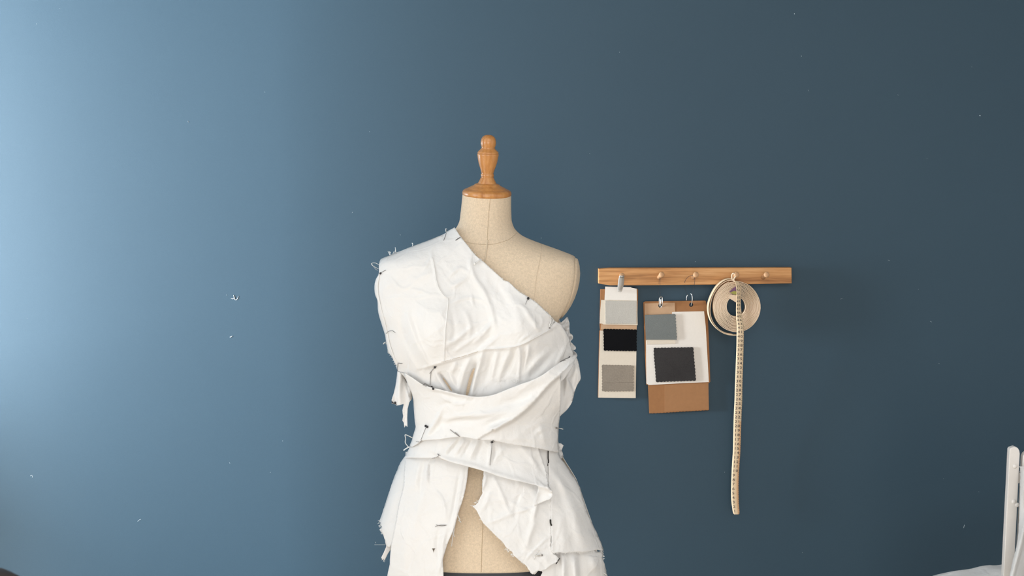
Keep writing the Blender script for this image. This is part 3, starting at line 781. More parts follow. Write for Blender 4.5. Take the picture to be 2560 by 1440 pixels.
# --- hanging panel over the right hip
rf = [ridge([(1374, 1168), (1395, 1200), (1420, 1235)], 9, .007), ridge([(1390, 1165), (1425, 1215), (1450, 1280)], 10, -.004), ridge([(1382, 1175), (1396, 1215), (1405, 1260)], 8, -.004), ridge([(1425, 1240), (1440, 1300), (1462, 1372)], 16, .010), ridge([(1400, 1280), (1408, 1330), (1412, 1380)], 14, .004), ridge([(1475, 1310), (1490, 1340), (1502, 1372)], 7, -.006), crumple(.0012, 60, 51)]
panel('hip_panel', [(1370.5, 1124), (1371, 1150), (1372, 1180), (1374, 1220), (1377, 1265), (1378, 1310), (1379, 1350), (1379.5, 1381), (1396, 1381), (1416, 1382), (1440, 1380), (1463, 1381), (1480, 1377), (1495, 1374), (1509, 1376), (1502, 1356), (1494, 1336), (1484, 1315), (1475, 1296), (1468, 1278), (1461, 1256), (1455, 1235), (1449, 1216), (1438, 1196), (1425.5, 1178), (1414, 1160), (1402, 1146), (1398, 1135), (1392, 1124)],
      off=0.013, fs=rf, step_px=4, fray=.3, edge_lift=.001)
# --- torn flap and strip dangling at the left side
dl = lambda u, v: YM - 0.05 + 0.006 * np.sin(u * .25) - (v - 930) * 1e-4
panel('torn_flap', [(994, 920), (1006, 932), (1014, 948), (1022, 966), (1031, 985), (1030, 998), (1022, 1006), (1018, 1022), (1017, 1045), (1017.5, 1067), (1014.5, 1063), (1011, 1069), (1009.5, 1056), (1007, 1052), (1008.5, 1040), (1007, 1027), (1009.5, 1010), (1000, 1012.5), (991, 1014), (986, 1008), (980, 1001), (984, 985), (988.5, 965), (991.5, 945)],
      depth=dl, fs=[step([(1011, 946), (1013, 965), (1018, 985), (1024, 1004)], .010, 3, 20, 1), ridge([(1000, 930), (998, 960), (992, 1005)], 5, .004)], step_px=3, sm=False)
panel('torn_strip', [(981, 1357), (976, 1375), (970, 1384), (964, 1396), (962, 1401), (959, 1397), (956, 1400), (953, 1394), (959, 1382), (965, 1368), (966, 1357)],
      depth=lambda u, v: YM - .055 + 0 * u, step_px=3, sm=False)

# --- the back of the toile, closing it behind the form
bk = [(1138, 574), (1150, 596), (1190, 641), (1232, 678), (1272, 707), (1322, 745), (1376, 791), (1399, 812), (1420, 850), (1428, 900), (1430, 940), (1420, 990), (1400, 1040), (1395, 1100), (1404, 1146), (1422, 1182), (1446, 1222), (1470, 1290), (1500, 1376), (1508, 1470),
      (980, 1470), (972, 1370), (960, 1320), (956, 1290), (972, 1240), (994, 1182), (1016, 1140), (1028, 1110), (1036, 1070), (1034, 1020), (1028, 985), (1010, 945), (992, 915), (974, 878), (962, 830), (952, 790), (942, 740), (941, 705), (949, 668), (960, 646), (996, 632), (1034, 617), (1066, 605), (1098, 593), (1122, 580)]
panel('back_panel', bk, fs=[crumple(.003, 60, 61)], step_px=6, sm=False, mirror=True)

# --- loose threads along the torn edges
bm = bmesh.new()
def strand(uv, r=.0004, Y=None, off=.001):
    uv = crv(uv, 5)
    pts = [P(a, b, Y) if Y else surf(a, b, off) for a, b in uv]
    add_tube(bm, pts, r, 5)
YE = YM - 0.01
strand([(948, 663), (940, 658), (930, 658), (929, 662), (938, 668), (946, 672)], .0005, YE)
strand([(930, 660), (938, 672), (945, 676)], .0003, YE)
for a in ([(975, 638), (970, 628)], [(976, 638), (974, 629), (977, 633)], [(982, 635), (985, 629)], [(990, 632), (988, 618)], [(987, 634), (989, 622)], [(1031, 616), (1032, 609), (1030, 608), (1032.5, 612)], [(1115, 580), (1114, 572), (1117, 573)]): strand(a, .0006, YM - .02)
strand([(966, 855), (960, 857), (958, 861)], .0007, YE); strand([(967, 860), (959, 859)], .0005, YE)
strand([(967, 850), (970, 868), (975, 880)], .0006, YE - .03); strand([(972, 866), (970, 882), (976, 882)], .0007, YE - .03)
for k in range(16):
    t = k / 15; u = 972 + 22 * t; v = 872 + 50 * t
    strand([(u, v), (u - random.uniform(2, 5), v + random.uniform(-3, 4))], .0004, YE - .03)
# loop at the waist
strand([(1033, 1096), (1024, 1091), (1013, 1087), (1014, 1097), (1013, 1106), (1018, 1114), (1024, 1120)], .0009, YM - .03); strand([(1024, 1117), (1016, 1121), (1009, 1126)], .0013, YM - .03)
# fringe of the opening
strand([(1143, 1284), (1147, 1294), (1150, 1300)], .001, YM - .12); strand([(1146, 1300), (1153, 1306)], .0009, YM - .12)
strand([(1140, 1300), (1137, 1315), (1134, 1335), (1136, 1342)], .0009, YM - .122); strand([(1133, 1325), (1129, 1366)], .0007, YM - .124); strand([(1139, 1302), (1133, 1312), (1132, 1326)], .0006, YM - .12)
strand([(965, 1362), (936, 1362)], .0003, YM - .04); strand([(940, 1358), (938, 1355)], .0003, YM - .04)
for (a, b, n, dx, dy) in (((947, 1300), (957, 1336), 18, -5, 1), ((1266, 1370), (1290, 1394), 30, -4, 4), ((1180, 1266), (1200, 1250), 14, -5, -1), ((1381, 1382), (1506, 1377), 60, 0, 3.5), ((1506, 1378), (1508, 1398), 14, 3, 1), ((1506, 1430), (1516, 1436), 16, 3, 3), ((1200, 1296), (1316, 1416), 50, -2.4, 2.4), ((955, 1395), (963, 1401), 6, -1, 5)):
    for k in range(n):
        t = random.random(); u = a[0] + (b[0] - a[0]) * t; v = a[1] + (b[1] - a[1]) * t
        s = random.uniform(.3, 1.1)
        q = surf(u - dx * .5, v - dy * .5, 0.0)
        strand([(u, v), (u + dx * s * .6 + random.uniform(-1, 1), v + dy * s * .6 + random.uniform(-1, 1)), (u + dx * s + random.uniform(-1.5, 1.5), v + dy * s + random.uniform(-1.5, 1.5))], .00035, q.y)
for k in range(60):   # along the neckline
    i = random.randint(3, 13); p, q = np.array(bod[i]), np.array(bod[i + 1]); t = random.random(); w = p + (q - p) * t
    y = surf(w[0] - 3, w[1] + 3, 0).y
    strand([tuple(w), (w[0] + random.uniform(0, 2.4), w[1] - random.uniform(0, 2.2))], .0003, y)
tag(obj('frayed_threads', bm, M['thread'], garment), kind='stuff')
# open slits, the shade inside them drawn as dark tubes
def slit(name, uv, r, off=.0022):
    uv = crv(uv, 5)
    bm = bmesh.new()
    add_tube(bm, [surf(a, b, off) for a, b in uv], r, 6)
    return obj(name, bm, M['slit'], garment)
slit('side_slit', [(1370.5, 1128), (1370.5, 1145), (1371.5, 1153), (1370, 1164)], .0012)
slit('side_slit', [(1376, 1299), (1376.5, 1308), (1379, 1314)], .0016)
slit('side_slit', [(1399, 1396), (1394, 1404), (1390, 1410)], .0009)
bm = bmesh.new()
for uv in ([(1110, 904), (1160, 890), (1195, 879)], [(1103, 905), (1110, 904)]):
    add_tube(bm, [surf(a, b, .0001) for a, b in crv(uv, 8)], .00028, 5)
obj('bust_stitching', bm, M['linen_seam'], garment)
def cord(uv, r):
    bm = bmesh.new(); add_tube(bm, [surf(a, b, r * .3) for a, b in crv(uv, 8)], r, 8)
    return obj('seam_cord', bm, M['muslin'], garment)
cord([(1119, 745), (1120, 755), (1119, 770), (1116, 800), (1113, 830), (1111, 870), (1110, 904)], .0013)
cord([(1081, 644), (1086, 668), (1089, 691), (1093, 708), (1099, 724), (1108, 737), (1118, 745)], .0009)
cord([(1209, 873), (1250, 871), (1296, 864), (1340, 843), (1378, 822)], .0008)
bm = bmesh.new(); bm.faces.new([bm.verts.new(surf(a, b, .0012)) for a, b in ((1080, 1371), (1088.5, 1371), (1085, 1376), (1084, 1382), (1082.5, 1376))])
bmesh.ops.solidify(bm, geom=bm.faces[:], thickness=.0006)
obj('torn_notch', bm, M['felt_taupe'], garment, False)

# ------------------------------------------------------------------ pins holding the muslin
def pin(label, parts, loc_uv, head=None, head_r=.0018, head_mat='pin_dark', shaft_mat='pin', r=.00045, off=.0016):
    c = surf(*loc_uv)
    t = thing('dressmaking_pin', c, label, 'pin', 'dressmaking pins in the muslin')
    bm = bmesh.new()
    for uv in parts:
        add_tube(bm, [surf(a, b, off) for a, b in crv(uv, 4)], r, 6)
    obj('shaft', bm, M[shaft_mat], t)
    if head:
        for h in (head if isinstance(head, list) else [head]):
            bm = bmesh.new(); add_ball(bm, surf(h[0], h[1], off + .001), head_r, 10); obj('head', bm, M[head_mat], t)
    return t
pin('dark pin at the neckline tip, below the neck on the left shoulder', [[(1151, 593), (1143, 598), (1139, 601)]], (1146, 597), None, r=.0007, shaft_mat='pin_dark')
pin('thin grey pin standing on the shoulder ridge, topmost pin of the toile', [[(1117, 573), (1114, 588), (1109, 601)]], (1114, 590), None)
pin('white pin with two white knobs, at the end of the neck cord', [[(1187, 659), (1200, 650), (1212, 641)]], (1200, 650), [(1187, 659), (1213, 641)], .0028, 'white_plastic', 'white_plastic', .0014, .004)
pin('short dark pin at the left shoulder edge, above the arm opening', [[(949, 684), (957, 679), (965, 675)]], (955, 680), (951, 683.5), .0022)
pin('bent thin pin near the left arm edge, level with the bust', [[(965, 834), (972, 828), (981, 827), (988, 832)]], (976, 829), None)
pin('dark flat-headed pin halfway along the slanted neckline', [[(1322, 743), (1317, 753), (1314, 761)]], (1320, 748), (1320.5, 746), .0026)
sp_ = pin('shiny safety pin at the lower right end of the slanted neckline', [[(1376, 790), (1384, 794), (1388, 803), (1380, 810), (1374, 820)], [(1376, 790), (1378, 800), (1374, 812), (1374, 820)], [(1377, 792), (1384, 801), (1376, 816)]], (1380, 805), (1374, 820), .0016, 'pin', 'steel', .0011, .003)
pin('long thin pin at the left underarm, above the torn flap', [[(995, 907), (994, 918), (994, 928)], [(996, 908), (1006, 909)], [(994, 928), (1004, 931), (1011, 933)]], (995, 918), None, r=.0005)
pin('looped dark-eyed pin below the bust, left of the gathers', [[(1074, 934), (1082, 924), (1089, 916), (1092, 916)], [(1078, 928), (1076, 945), (1075, 964)]], (1080, 930), (1087, 918.5), .0024)
pin('dark knotted pin on the upper edge of the sash', [[(1057, 963), (1063, 959), (1072, 964), (1080, 970), (1085, 973)], [(1058, 963), (1066, 966), (1075, 966)]], (1072, 967), [(1079, 968), (1083, 972)], .0024)
pin('upright pin with dark eye on the left end of the sash', [[(1065, 1068), (1058, 1085), (1051, 1103)], [(1040, 1103), (1047, 1105), (1055, 1101)]], (1060, 1085), [(1064, 1065), (1068, 1067)], .0024)
pin('slanted pin with two prongs on the lower edge of the sash', [[(1125, 1074), (1138, 1084), (1149, 1092)], [(1138, 1081), (1146, 1088), (1149, 1092)]], (1138, 1083), None, r=.0006)
pin('vertical long pin hanging from the middle of the sash hem', [[(1230, 1106), (1228, 1135), (1225, 1163)], [(1225, 1107), (1232, 1101), (1236, 1104), (1228, 1108)]], (1229, 1120), (1230, 1105), .0022)
pin('pale looped pin under the bust, above the sash roll', [[(1278, 950), (1283, 956), (1289, 951), (1284, 948)], [(1290, 950), (1298, 949)], [(1292, 950), (1290, 960)], [(1297, 949), (1297, 958)]], (1287, 952), None, shaft_mat='white_plastic')
pin('pale pin poking out past the right waist', [[(1387, 1068), (1395, 1070), (1408, 1073)]], (1390, 1069), (1391, 1070), .002, 'pin', 'steel', .0008)
pin('pin stuck in the dark gap between bodice and sash at the right', [[(1400, 905), (1412, 898), (1425, 893)], [(1402, 904), (1414, 900)]], (1412, 898), (1424, 893), .0018)
pin('bent pin joining the waist flap to the left skirt', [[(1078, 1146), (1090, 1144), (1097, 1138), (1094, 1134)], [(1093, 1136), (1101, 1139)]], (1092, 1141), None)
pin('horizontal double pin on the left skirt panel', [[(1088, 1317), (1100, 1313), (1116, 1313)], [(1090, 1312), (1103, 1315), (1116, 1313)]], (1103, 1314), None)
pin('curled safety pin at the lower tip of the front drape', [[(1336, 1398), (1338, 1390), (1348, 1388), (1356, 1386)], [(1340, 1388), (1348, 1391), (1354, 1388), (1350, 1383)], [(1336, 1390), (1348, 1376)]], (1346, 1388), (1355, 1388), .0018, 'pin', 'steel', .0008)
pin('dark pin at the bottom corner of the torn flap', [[(979, 1008), (985, 1009), (991, 1012)]], (986, 1006), [(982, 1004), (988, 1007)], .0026, r=.0009)
# ------------------------------------------------------------------ peg rail on the wall
RT = 0.020                                     # rail thickness
YR = WY - RT
rail = thing('peg_rail', P(1735, 690, WY), 'oiled oak peg rail with five small pegs, fixed to the blue wall', 'peg rail')
bm = slab([(1495, 670.5), (1524, 668.7), (1974, 667.5), (1974.5, 706.5), (1873, 708.5), (1597, 711.5), (1523, 711.5), (1495, 707)], WY, RT, 0.0015)
obj('board', bm, M['oak'], rail, smooth=False)
PEGS = [(1553, 692), (1648, 693), (1733, 693), (1833, 693), (1908, 693)]
for (u, v) in PEGS:
    c = P(u, v, YR)
    d = Vector((0.10, -1, 0.34)).normalized()
    m = Matrix.Translation(c) @ d.to_track_quat('Z', 'Y').to_matrix().to_4x4()
    bm = bmesh.new()
    k_ = 0.34 if u < 1600 else 0.78
    add_lathe(bm, [(q[0], q[1] * k_) for q in [(0, -.006), (.0055, -.006), (.0052, .006), (.0050, .02), (.0056, .027), (.0068, .031), (.0070, .0345), (.0060, .0375), (.003, .039), (0, .0393)]], m, 24)
    bmesh.ops.recalc_face_normals(bm, faces=bm.faces)
    obj('peg', bm, M['peg_wood'], rail)
# ------------------------------------------------------------------ narrow sample card under its clip
YC = WY - 0.006
card = thing('sample_card', P(1545, 994, YC), 'narrow card of grey, black and taupe felt swatches, hanging from a clip on the rail', 'fabric sample card', 'fabric sample cards on the rail')
obj('backing_board', slab([(1500.6, 722.8), (1592, 721.2), (1595, 724), (1595, 745), (1592.5, 812), (1590.5, 826), (1500, 826), (1499, 812)], YC, .0022, .0004), M['kraft'], card, False)
obj('lower_paper', slab([(1500.5, 822), (1591.5, 823), (1590.5, 900), (1589, 995), (1495.7, 993.8), (1497.5, 900)], YC - .0003, .0014), M['cream_paper'], card, False)
obj('kraft_strip', slab([(1503, 806), (1592, 807), (1591.5, 826), (1502, 824)], YC - .0024, .0008), M['kraft_pale'], card, False)
obj('lower_board', slab([(1498, 826), (1501, 826), (1497, 994), (1494.6, 993)], YC + .0006, .002), M['kraft'], card, False)
obj('top_paper', slab([(1513, 716.4), (1577, 717.6), (1579, 719.4), (1591.4, 721.7), (1592, 756), (1511, 756)], YC - .0034, .0012), M['paper'], card, False)
obj('cream_paper', slab([(1503, 749.5), (1514, 750), (1593, 752), (1594, 813), (1508.5, 811), (1505, 808.6), (1499.3, 808.6), (1500.5, 780)], YC - .0048, .0016), M['cream_paper'], card, False)
def swatch(poly, Y, th, mat, sides, label, name='fabric_swatch', step=3.6, amp=1.1, parent=card, smooth=False):
    bm = slab(pinked(poly, sides, step, amp, .3), Y, th)
    o = obj(name, bm, M[mat], parent, False); o['label'] = label
    return o
swatch([(1513, 752.3), (1590.5, 752.8), (1590, 809), (1514, 808.6)], YC - .0066, .0018, 'felt_light', (0, 1, 2, 3), 'pale grey felt swatch', amp=.5)
swatch([(1508.8, 823), (1591.4, 824.3), (1591, 877), (1510, 875.7)], YC - .0034, .0024, 'felt_black', (0, 1, 2, 3), 'black felt swatch')
tz = swatch([(1505, 912.7), (1583.7, 914.2), (1584, 977), (1505.6, 977.7)], YC - .0019, .0020, 'felt_taupe', (0, 1, 2, 3), 'taupe felt swatch with a crease')
bm = bmesh.new(); add_tube(bm, [P(a, b, YC - .0040) for a, b in crv([(1507, 956), (1530, 957), (1560, 955.5), (1582, 956)], 6)], .0006, 6)
obj('crease', bm, M['felt_taupe'], tz)
# metal clip on the first peg
clip = thing('metal_clip', P(1551, 729, YC), 'slim polished metal clip on the first peg, gripping the narrow sample card', 'clip')
def clip_arm(off0, off1, mat, name):
    bm = bmesh.new()
    prof = [(1550.3, 690, 5.0), (1553, 690, 7.4), (1552, 705, 7.6), (1550.5, 720, 7.2), (1549.6, 729, 5.4)]
    L = []; R = []
    axis = [(1554.6, 690, 5.2), (1554.0, 694, 6.8), (1553, 703, 7.3), (1551.6, 713, 7.2), (1550.2, 722, 6.6), (1549.6, 727, 5.6), (1549.4, 730, 3.4)]
    rows = []
    for i, (u, v, w) in enumerate(axis):
        f = i / (len(axis) - 1)
        y = YC - (off0 + (off1 - off0) * f)
        rows.append([bm.verts.new(P(u + w * s, v + .3 * s, y - .0022 * (1 - s * s))) for s in (-1, -.8, -.4, 0, .4, .8, 1)])
    for a, b in zip(rows, rows[1:]):
        for k in range(6): bm.faces.new((a[k], a[k + 1], b[k + 1], b[k]))
    bmesh.ops.recalc_face_normals(bm, faces=bm.faces)
    if sum(f.normal.y for f in bm.faces) > 0: bmesh.ops.reverse_faces(bm, faces=bm.faces)
    bmesh.ops.solidify(bm, geom=bm.faces[:], thickness=.0011)
    return obj(name, bm, mat, clip)
clip_arm(.036, .0078, M['steel'], 'front_jaw')
bm = bmesh.new()
add_tube(bm, [P(1549, 691, YC - .034), P(1549, 691, YC - .026), P(1549, 697, YC - .02), P(1550, 712, YC + .0012), P(1549, 729, YC + .0012)], .0012, 8)
add_tube(bm, [P(1559.5, 691, YC - .034), P(1559.5, 691, YC - .026), P(1558.5, 697, YC - .02), P(1556, 712, YC + .0012), P(1552, 729, YC + .0012)], .0012, 8)
obj('back_jaw', bm, M['steel'], clip)
bm = bmesh.new(); add_tube(bm, [P(1548.6, 691, YC - .034), P(1560, 691, YC - .034)], .0022, 10); obj('spring', bm, M['pin'], clip)
# ------------------------------------------------------------------ wide sample card on two rings
YD = WY - 0.006
wide = thing('sample_card', P(1695, 1033, YD), 'wide brown card with slate and charcoal swatches on white paper, hung by two rings', 'fabric sample card', 'fabric sample cards on the rail')
def holed(poly, holes, Y, th):
    bm = bmesh.new()
    outer = [Vector(p) for p in poly]; pts = list(outer); loops = [list(range(len(outer)))]
    for (hu, hv, hr) in holes:
        i0 = len(pts)
        pts += [Vector((hu + hr * math.cos(a), hv + hr * math.sin(a))) for a in [2 * math.pi * k / 20 for k in range(20)]]
        loops.append(list(range(i0, i0 + 20))[::-1])
    vs, es, fs, _, _, _ = delaunay_2d_cdt(pts, [], loops, 1, 1e-4)
    # keep the triangles outside the holes
    bv = [bm.verts.new(P(p.x, p.y, Y - th)) for p in vs]
    for f in fs:
        c = sum((vs[i] for i in f), Vector((0, 0))) / len(f)
        if any((c - Vector((hu, hv))).length < hr * .98 for hu, hv, hr in holes): continue
        bm.faces.new([bv[i] for i in f])
    bmesh.ops.recalc_face_normals(bm, faces=bm.faces)
    if sum(f.normal.y for f in bm.faces) > 0: bmesh.ops.reverse_faces(bm, faces=bm.faces)
    bmesh.ops.solidify(bm, geom=bm.faces[:], thickness=th)
    return bm
obj('backing_board', holed([(1608.5, 756), (1613, 753.6), (1763, 751.7), (1765, 753.5), (1769, 780), (1773, 870), (1775.7, 954.4), (1772, 958), (1616, 962), (1611, 850)], [(1651, 764, 5.2), (1728, 762, 5.2)], YD, .0022), M['kraft'], wide, False)
lb = obj('lower_board', slab(pinked([(1619.5, 955), (1770.4, 952), (1771.9, 1024.4), (1623, 1033)], (2,), 4, .8, .3), YD + .0008, .002), M['kraft'], wide, False)
bm = bmesh.new(); random.seed(5)
add_slab(bm, pinked([(1624, 1031.4), (1771.6, 1022.8), (1771.9, 1025.6), (1624, 1034.2)], (2,), 4, .9, .3), YD + .0018, .0008)
obj('dark_cut_edge', bm, M['kraft_edge'], lb, False)
bm = bmesh.new()
add_slab(bm, [(1661, 959), (1771, 957), (1772, 1023), (1661, 1029)], YD - .0012, .0005)
o = obj('pasted_strip', bm, plain('lighter_kraft', (0.36, 0.175, 0.075), .85, 0, 90, .06), lb, False)
obj('pale_strip', holed([(1611.8, 758.5), (1687, 757), (1688, 788), (1612.3, 789)], [(1651, 764, 5.2)], YD - .0022, .0007), M['kraft_pale'], wide, False)
obj('white_paper', slab([(1680, 780.6), (1688, 779.4), (1760, 778), (1764, 815), (1772, 955), (1700, 958), (1622, 962.4), (1616, 958.5), (1615, 851), (1680, 851)], YD - .0030, .0012), M['paper'], wide, False)
obj('cream_strip', slab([(1613.6, 800), (1686, 800), (1688, 859), (1616.8, 860.8)], YD - .0044, .0012), M['cream_paper'], wide, False)
swatch([(1612, 787.3), (1688, 785), (1692, 849), (1615, 849)], YD - .0058, .0016, 'felt_slate', (1,), 'slate grey cloth swatch', parent=wide)
swatch([(1634, 870.4), (1732.5, 868.4), (1739, 950.6), (1640.6, 954.4)], YD - .0046, .0026, 'felt_char', (0, 1, 2, 3), 'charcoal felt swatch', parent=wide, step=4)
def hang(name, paths, r, mat):
    bm = bmesh.new()
    for p in paths:
        add_tube(bm, [P(u, v, y) for u, v, y in crv(p, 6)], r, 8)
    return obj(name, bm, mat, wide)
hang('ring', [[(1649.5, 766, YD - .004), (1648.4, 756, YD - .009), (1648.6, 747, YD - .010), (1651.5, 742.4, YD - .007), (1655.5, 744, YD - .003), (1656, 755, YD - .006), (1655, 765, YD - .004), (1652, 768, YD - .001)],
              [(1652.5, 748, YD - .011), (1651.5, 758, YD - .011), (1651, 765, YD - .006)]], .0011, M['steel'])
hang('ring', [[(1716, 751, YD - .0005), (1716.5, 743, YD - .001), (1719, 737, YD - .002)], [(1727.6, 764, YD - .003), (1730.4, 752, YD - .009), (1730.6, 742, YD - .009), (1729, 736, YD - .007), (1726.5, 734.5, YD - .004)]], .0008, M['steel'])
hang('hanging_thread', [[(1648.5, 693, YR - .022), (1647, 712, YD - .012), (1645.5, 730, YD - .008), (1650, 744, YD - .009)], [(1650.5, 694, YR - .022), (1650.2, 720, YD - .012), (1652.5, 744, YD - .008)]], .00028, M['dark_thread'])
hang('hanging_thread', [[(1735, 688, YR - .022), (1724, 690, YR - .014), (1714, 700, YR - .004), (1710.5, 714, YD - .01), (1714, 727, YD - .006), (1718.5, 738, YD - .003)], [(1736, 690, YR - .022), (1737, 702, YR - .014), (1734, 722, YD - .01), (1730.6, 740, YD - .009)]], .00045, M['dark_thread'])
# ------------------------------------------------------------------ rolled tape measure on the fourth peg
YT = YR - 0.021
tm = thing('tape_measure', P(1845, 1286, YT), 'cream cloth tape measure rolled into a coil on the fourth peg, its end hanging down', 'tape measure')
cu, cv = 1842.5, 766
def ribbon(uv, w, th, name, mat, y0):
    """strip standing edge-on to the room: path in (u, v), width w along the depth"""
    bm = bmesh.new()
    pts = [P(u, v, y0) for u, v in uv]
    rows = []
    for i, p in enumerate(pts):
        t = (pts[min(i + 1, len(pts) - 1)] - pts[max(i - 1, 0)]).normalized()
        nn = Vector((t.z, 0, -t.x)) * th / 2
        rows.append([bm.verts.new(p + nn), bm.verts.new(p - nn), bm.verts.new(p - nn + Vector((0, w, 0))), bm.verts.new(p + nn + Vector((0, w, 0)))])
    for a, b in zip(rows, rows[1:]):
        for k in range(4): bm.faces.new((a[k], a[(k + 1) % 4], b[(k + 1) % 4], b[k]))
    bm.faces.new(rows[0]); bm.faces.new(rows[-1][::-1])
    bmesh.ops.recalc_face_normals(bm, faces=bm.faces)
    return obj(name, bm, mat, tm)
turns = 15
sp_uv = []
for i in range(turns * 48 + 1):
    f = i / (turns * 48); a = f * turns * 2 * math.pi - 1.9
    ru = 22.5 + (59.5 - 22.5) * f; rv = 24.5 + (64.5 - 24.5) * f
    wob = 1 + 0.006 * math.sin(3 * a + 1) + 0.004 * math.sin(5.3 * a)
    sp_uv.append((cu - 1.5 * (1 - f) + ru * wob * math.cos(a) * (1 + .03 * (1 - f)), cv + .5 + rv * wob * math.sin(a)))
pitch_m = 37.5 / turns * 1.0 / (F_PX / WY)
ribbon(sp_uv, .0185, pitch_m * .66, 'coil', M['coil'], YT)
ribbon(crv([(1836, 699), (1822, 697.5), (1806, 704), (1790, 720), (1778, 742), (1771.5, 765), (1773, 788), (1781, 808), (1796, 825), (1814, 835), (1830, 838), (1845, 838)], 8), .0185, .0016, 'loose_turn', M['tape'], YT - .001)
ribbon(crv([(1834, 700.5), (1816, 703), (1798, 716), (1783, 738), (1776.5, 762), (1776, 785), (1783, 806), (1797, 823), (1814, 833), (1832, 836.5)], 8), .0185, .0016, 'loose_turn', M['coil'], YT - .0005)
# folded inner end with a printed corner
obj('folded_end', slab([(1820, 744), (1824, 737), (1841, 738), (1845, 757), (1841, 757), (1832, 751)], YT - .001, .0016), M['coil'], tm, False)
bm = bmesh.new(); add_slab(bm, [(1823.5, 729), (1831, 722), (1839, 716), (1842, 738), (1836, 737), (1830, 735)], YT - .003, .0014)
pr_ = obj('printed_corner', bm, M['purple'], tm, False)
obj('printed_stripe', slab([(1825, 731), (1836, 727), (1841, 729), (1842, 737), (1834, 736)], YT - .0046, .0004), M['olive'], pr_, False)
# small loop over the peg
bm = bmesh.new()
add_tube(bm, [P(u, v, y) for u, v, y in crv([(1832.5, 701, YT - .001), (1830, 695, YT - .004), (1829.6, 688, YR - .024), (1833, 683.5, YR - .026), (1838, 686, YR - .027), (1839.5, 690, YR - .028), (1837, 694, YR - .029), (1835, 698, YT - .006), (1836, 705, YT - .003)], 6)], .0017, 8)
obj('hanging_loop', bm, M['coil'], tm)
# the hanging end, with its figures
path = crv([(1840.5, 702, 4.0), (1845, 712, 5.0), (1847, 730, 5.2), (1846.5, 750, 5.6), (1846.5, 770, 6.3), (1848, 795, 7.6), (1850.5, 815, 8.6), (1850.5, 840, 9.0), (1850, 870, 9.0), (1849, 900, 9.2), (1848, 930, 9.3), (1846.7, 965, 9.4), (1846, 1000, 9.6), (1844.5, 1030, 9.7), (1843.5, 1060, 9.7), (1842.5, 1100, 9.6), (1841.5, 1130, 9.4), (1839.5, 1160, 9.4), (1838, 1190, 9.3), (1837.2, 1220, 9.4), (1837.5, 1245, 9.6), (1838.8, 1265, 9.0), (1840.5, 1280, 8.4), (1841, 1284, 7.4), (1841, 1286, 5.4)], 5)
def tape_y(v):
    return YT - .0032 + max(0, min(1, (v - 840) / 300)) * .018
def tape_pt(v, s, lift=0.0):
    """point on the tape at height v, s from -1 to 1 across it"""
    pv = [p[1] for p in path]
    u = np.interp(v, pv, [p[0] for p in path]); w = np.interp(v, pv, [p[2] for p in path])
    tilt = .0045 * max(0, 1 - (v - 702) / 110)
    return P(u + s * w, v, tape_y(v) - lift - .0006 * (1 - s * s) + s * tilt)
bm = bmesh.new(); rows = []
SS = (-1, -.5, 0, .42, .7, 1)
for p in path: rows.append([bm.verts.new(tape_pt(p[1], s)) for s in SS])
for i, (a, b) in enumerate(zip(rows, rows[1:])):
    for k in range(len(SS) - 1):
        f = bm.faces.new((a[k], a[k + 1], b[k + 1], b[k]))
        if k >= 3 and path[i * 1][1] > 1050: f.material_index = 1
bmesh.ops.recalc_face_normals(bm, faces=bm.faces)
if sum(f.normal.y for f in bm.faces) > 0: bmesh.ops.reverse_faces(bm, faces=bm.faces)
bmesh.ops.solidify(bm, geom=bm.faces[:], thickness=.0007)
tail = obj('hanging_end', bm, [M['tape'], M['tape_orange']], tm)
# figures and ticks printed along it
DIG = {}
for d in '0123456789':
    c = bpy.data.curves.new('digit', 'FONT'); c.body = d; c.size = 1.0; c.resolution_u = 2
    o = bpy.data.objects.new('digit', c); COL.objects.link(o)
    bpy.context.view_layer.update()
    me = o.evaluated_get(bpy.context.evaluated_depsgraph_get()).to_mesh()
    DIG[d] = ([tuple(v.co) for v in me.vertices], [tuple(p.vertices) for p in me.polygons])
    o.to_mesh_clear(); bpy.data.objects.remove(o); bpy.data.curves.remove(c)
bm = bmesh.new()
def print_at(txt, v, s0, hs, hv):
    x0 = s0
    for ch in txt:
        vs, fs = DIG[ch]
        bv = [bm.verts.new(tape_pt(v - y * hv, x0 + x * hs, .0009)) for x, y, z in vs]
        for f in fs:
            try: bm.faces.new([bv[i] for i in f])
            except ValueError: pass
        x0 += 0.60 * hs
num = 1
v = 1281.0
while v > 712:
    w = np.interp(v, [p[1] for p in path], [p[2] for p in path])
    sc = 9.5 if v > 830 else 8.0
    print_at(str(num), v, -.74, 12.5 / 9.4, sc)
    num += 1
    v -= 11.2 if v > 830 else 9.4
v = 1282.0
while v > 706:
    for q, s1 in ((0, .78), (5.6, .86)):
        a = [tape_pt(v - q, s1, .0009), tape_pt(v - q, .96, .0009), tape_pt(v - q - .9, .96, .0009), tape_pt(v - q - .9, s1, .0009)]
        bm.faces.new([bm.verts.new(x) for x in a])
    v -= 11.2 if v > 830 else 9.4
bmesh.ops.recalc_face_normals(bm, faces=bm.faces)
obj('printed_figures', bm, M['ink'], tail, False)

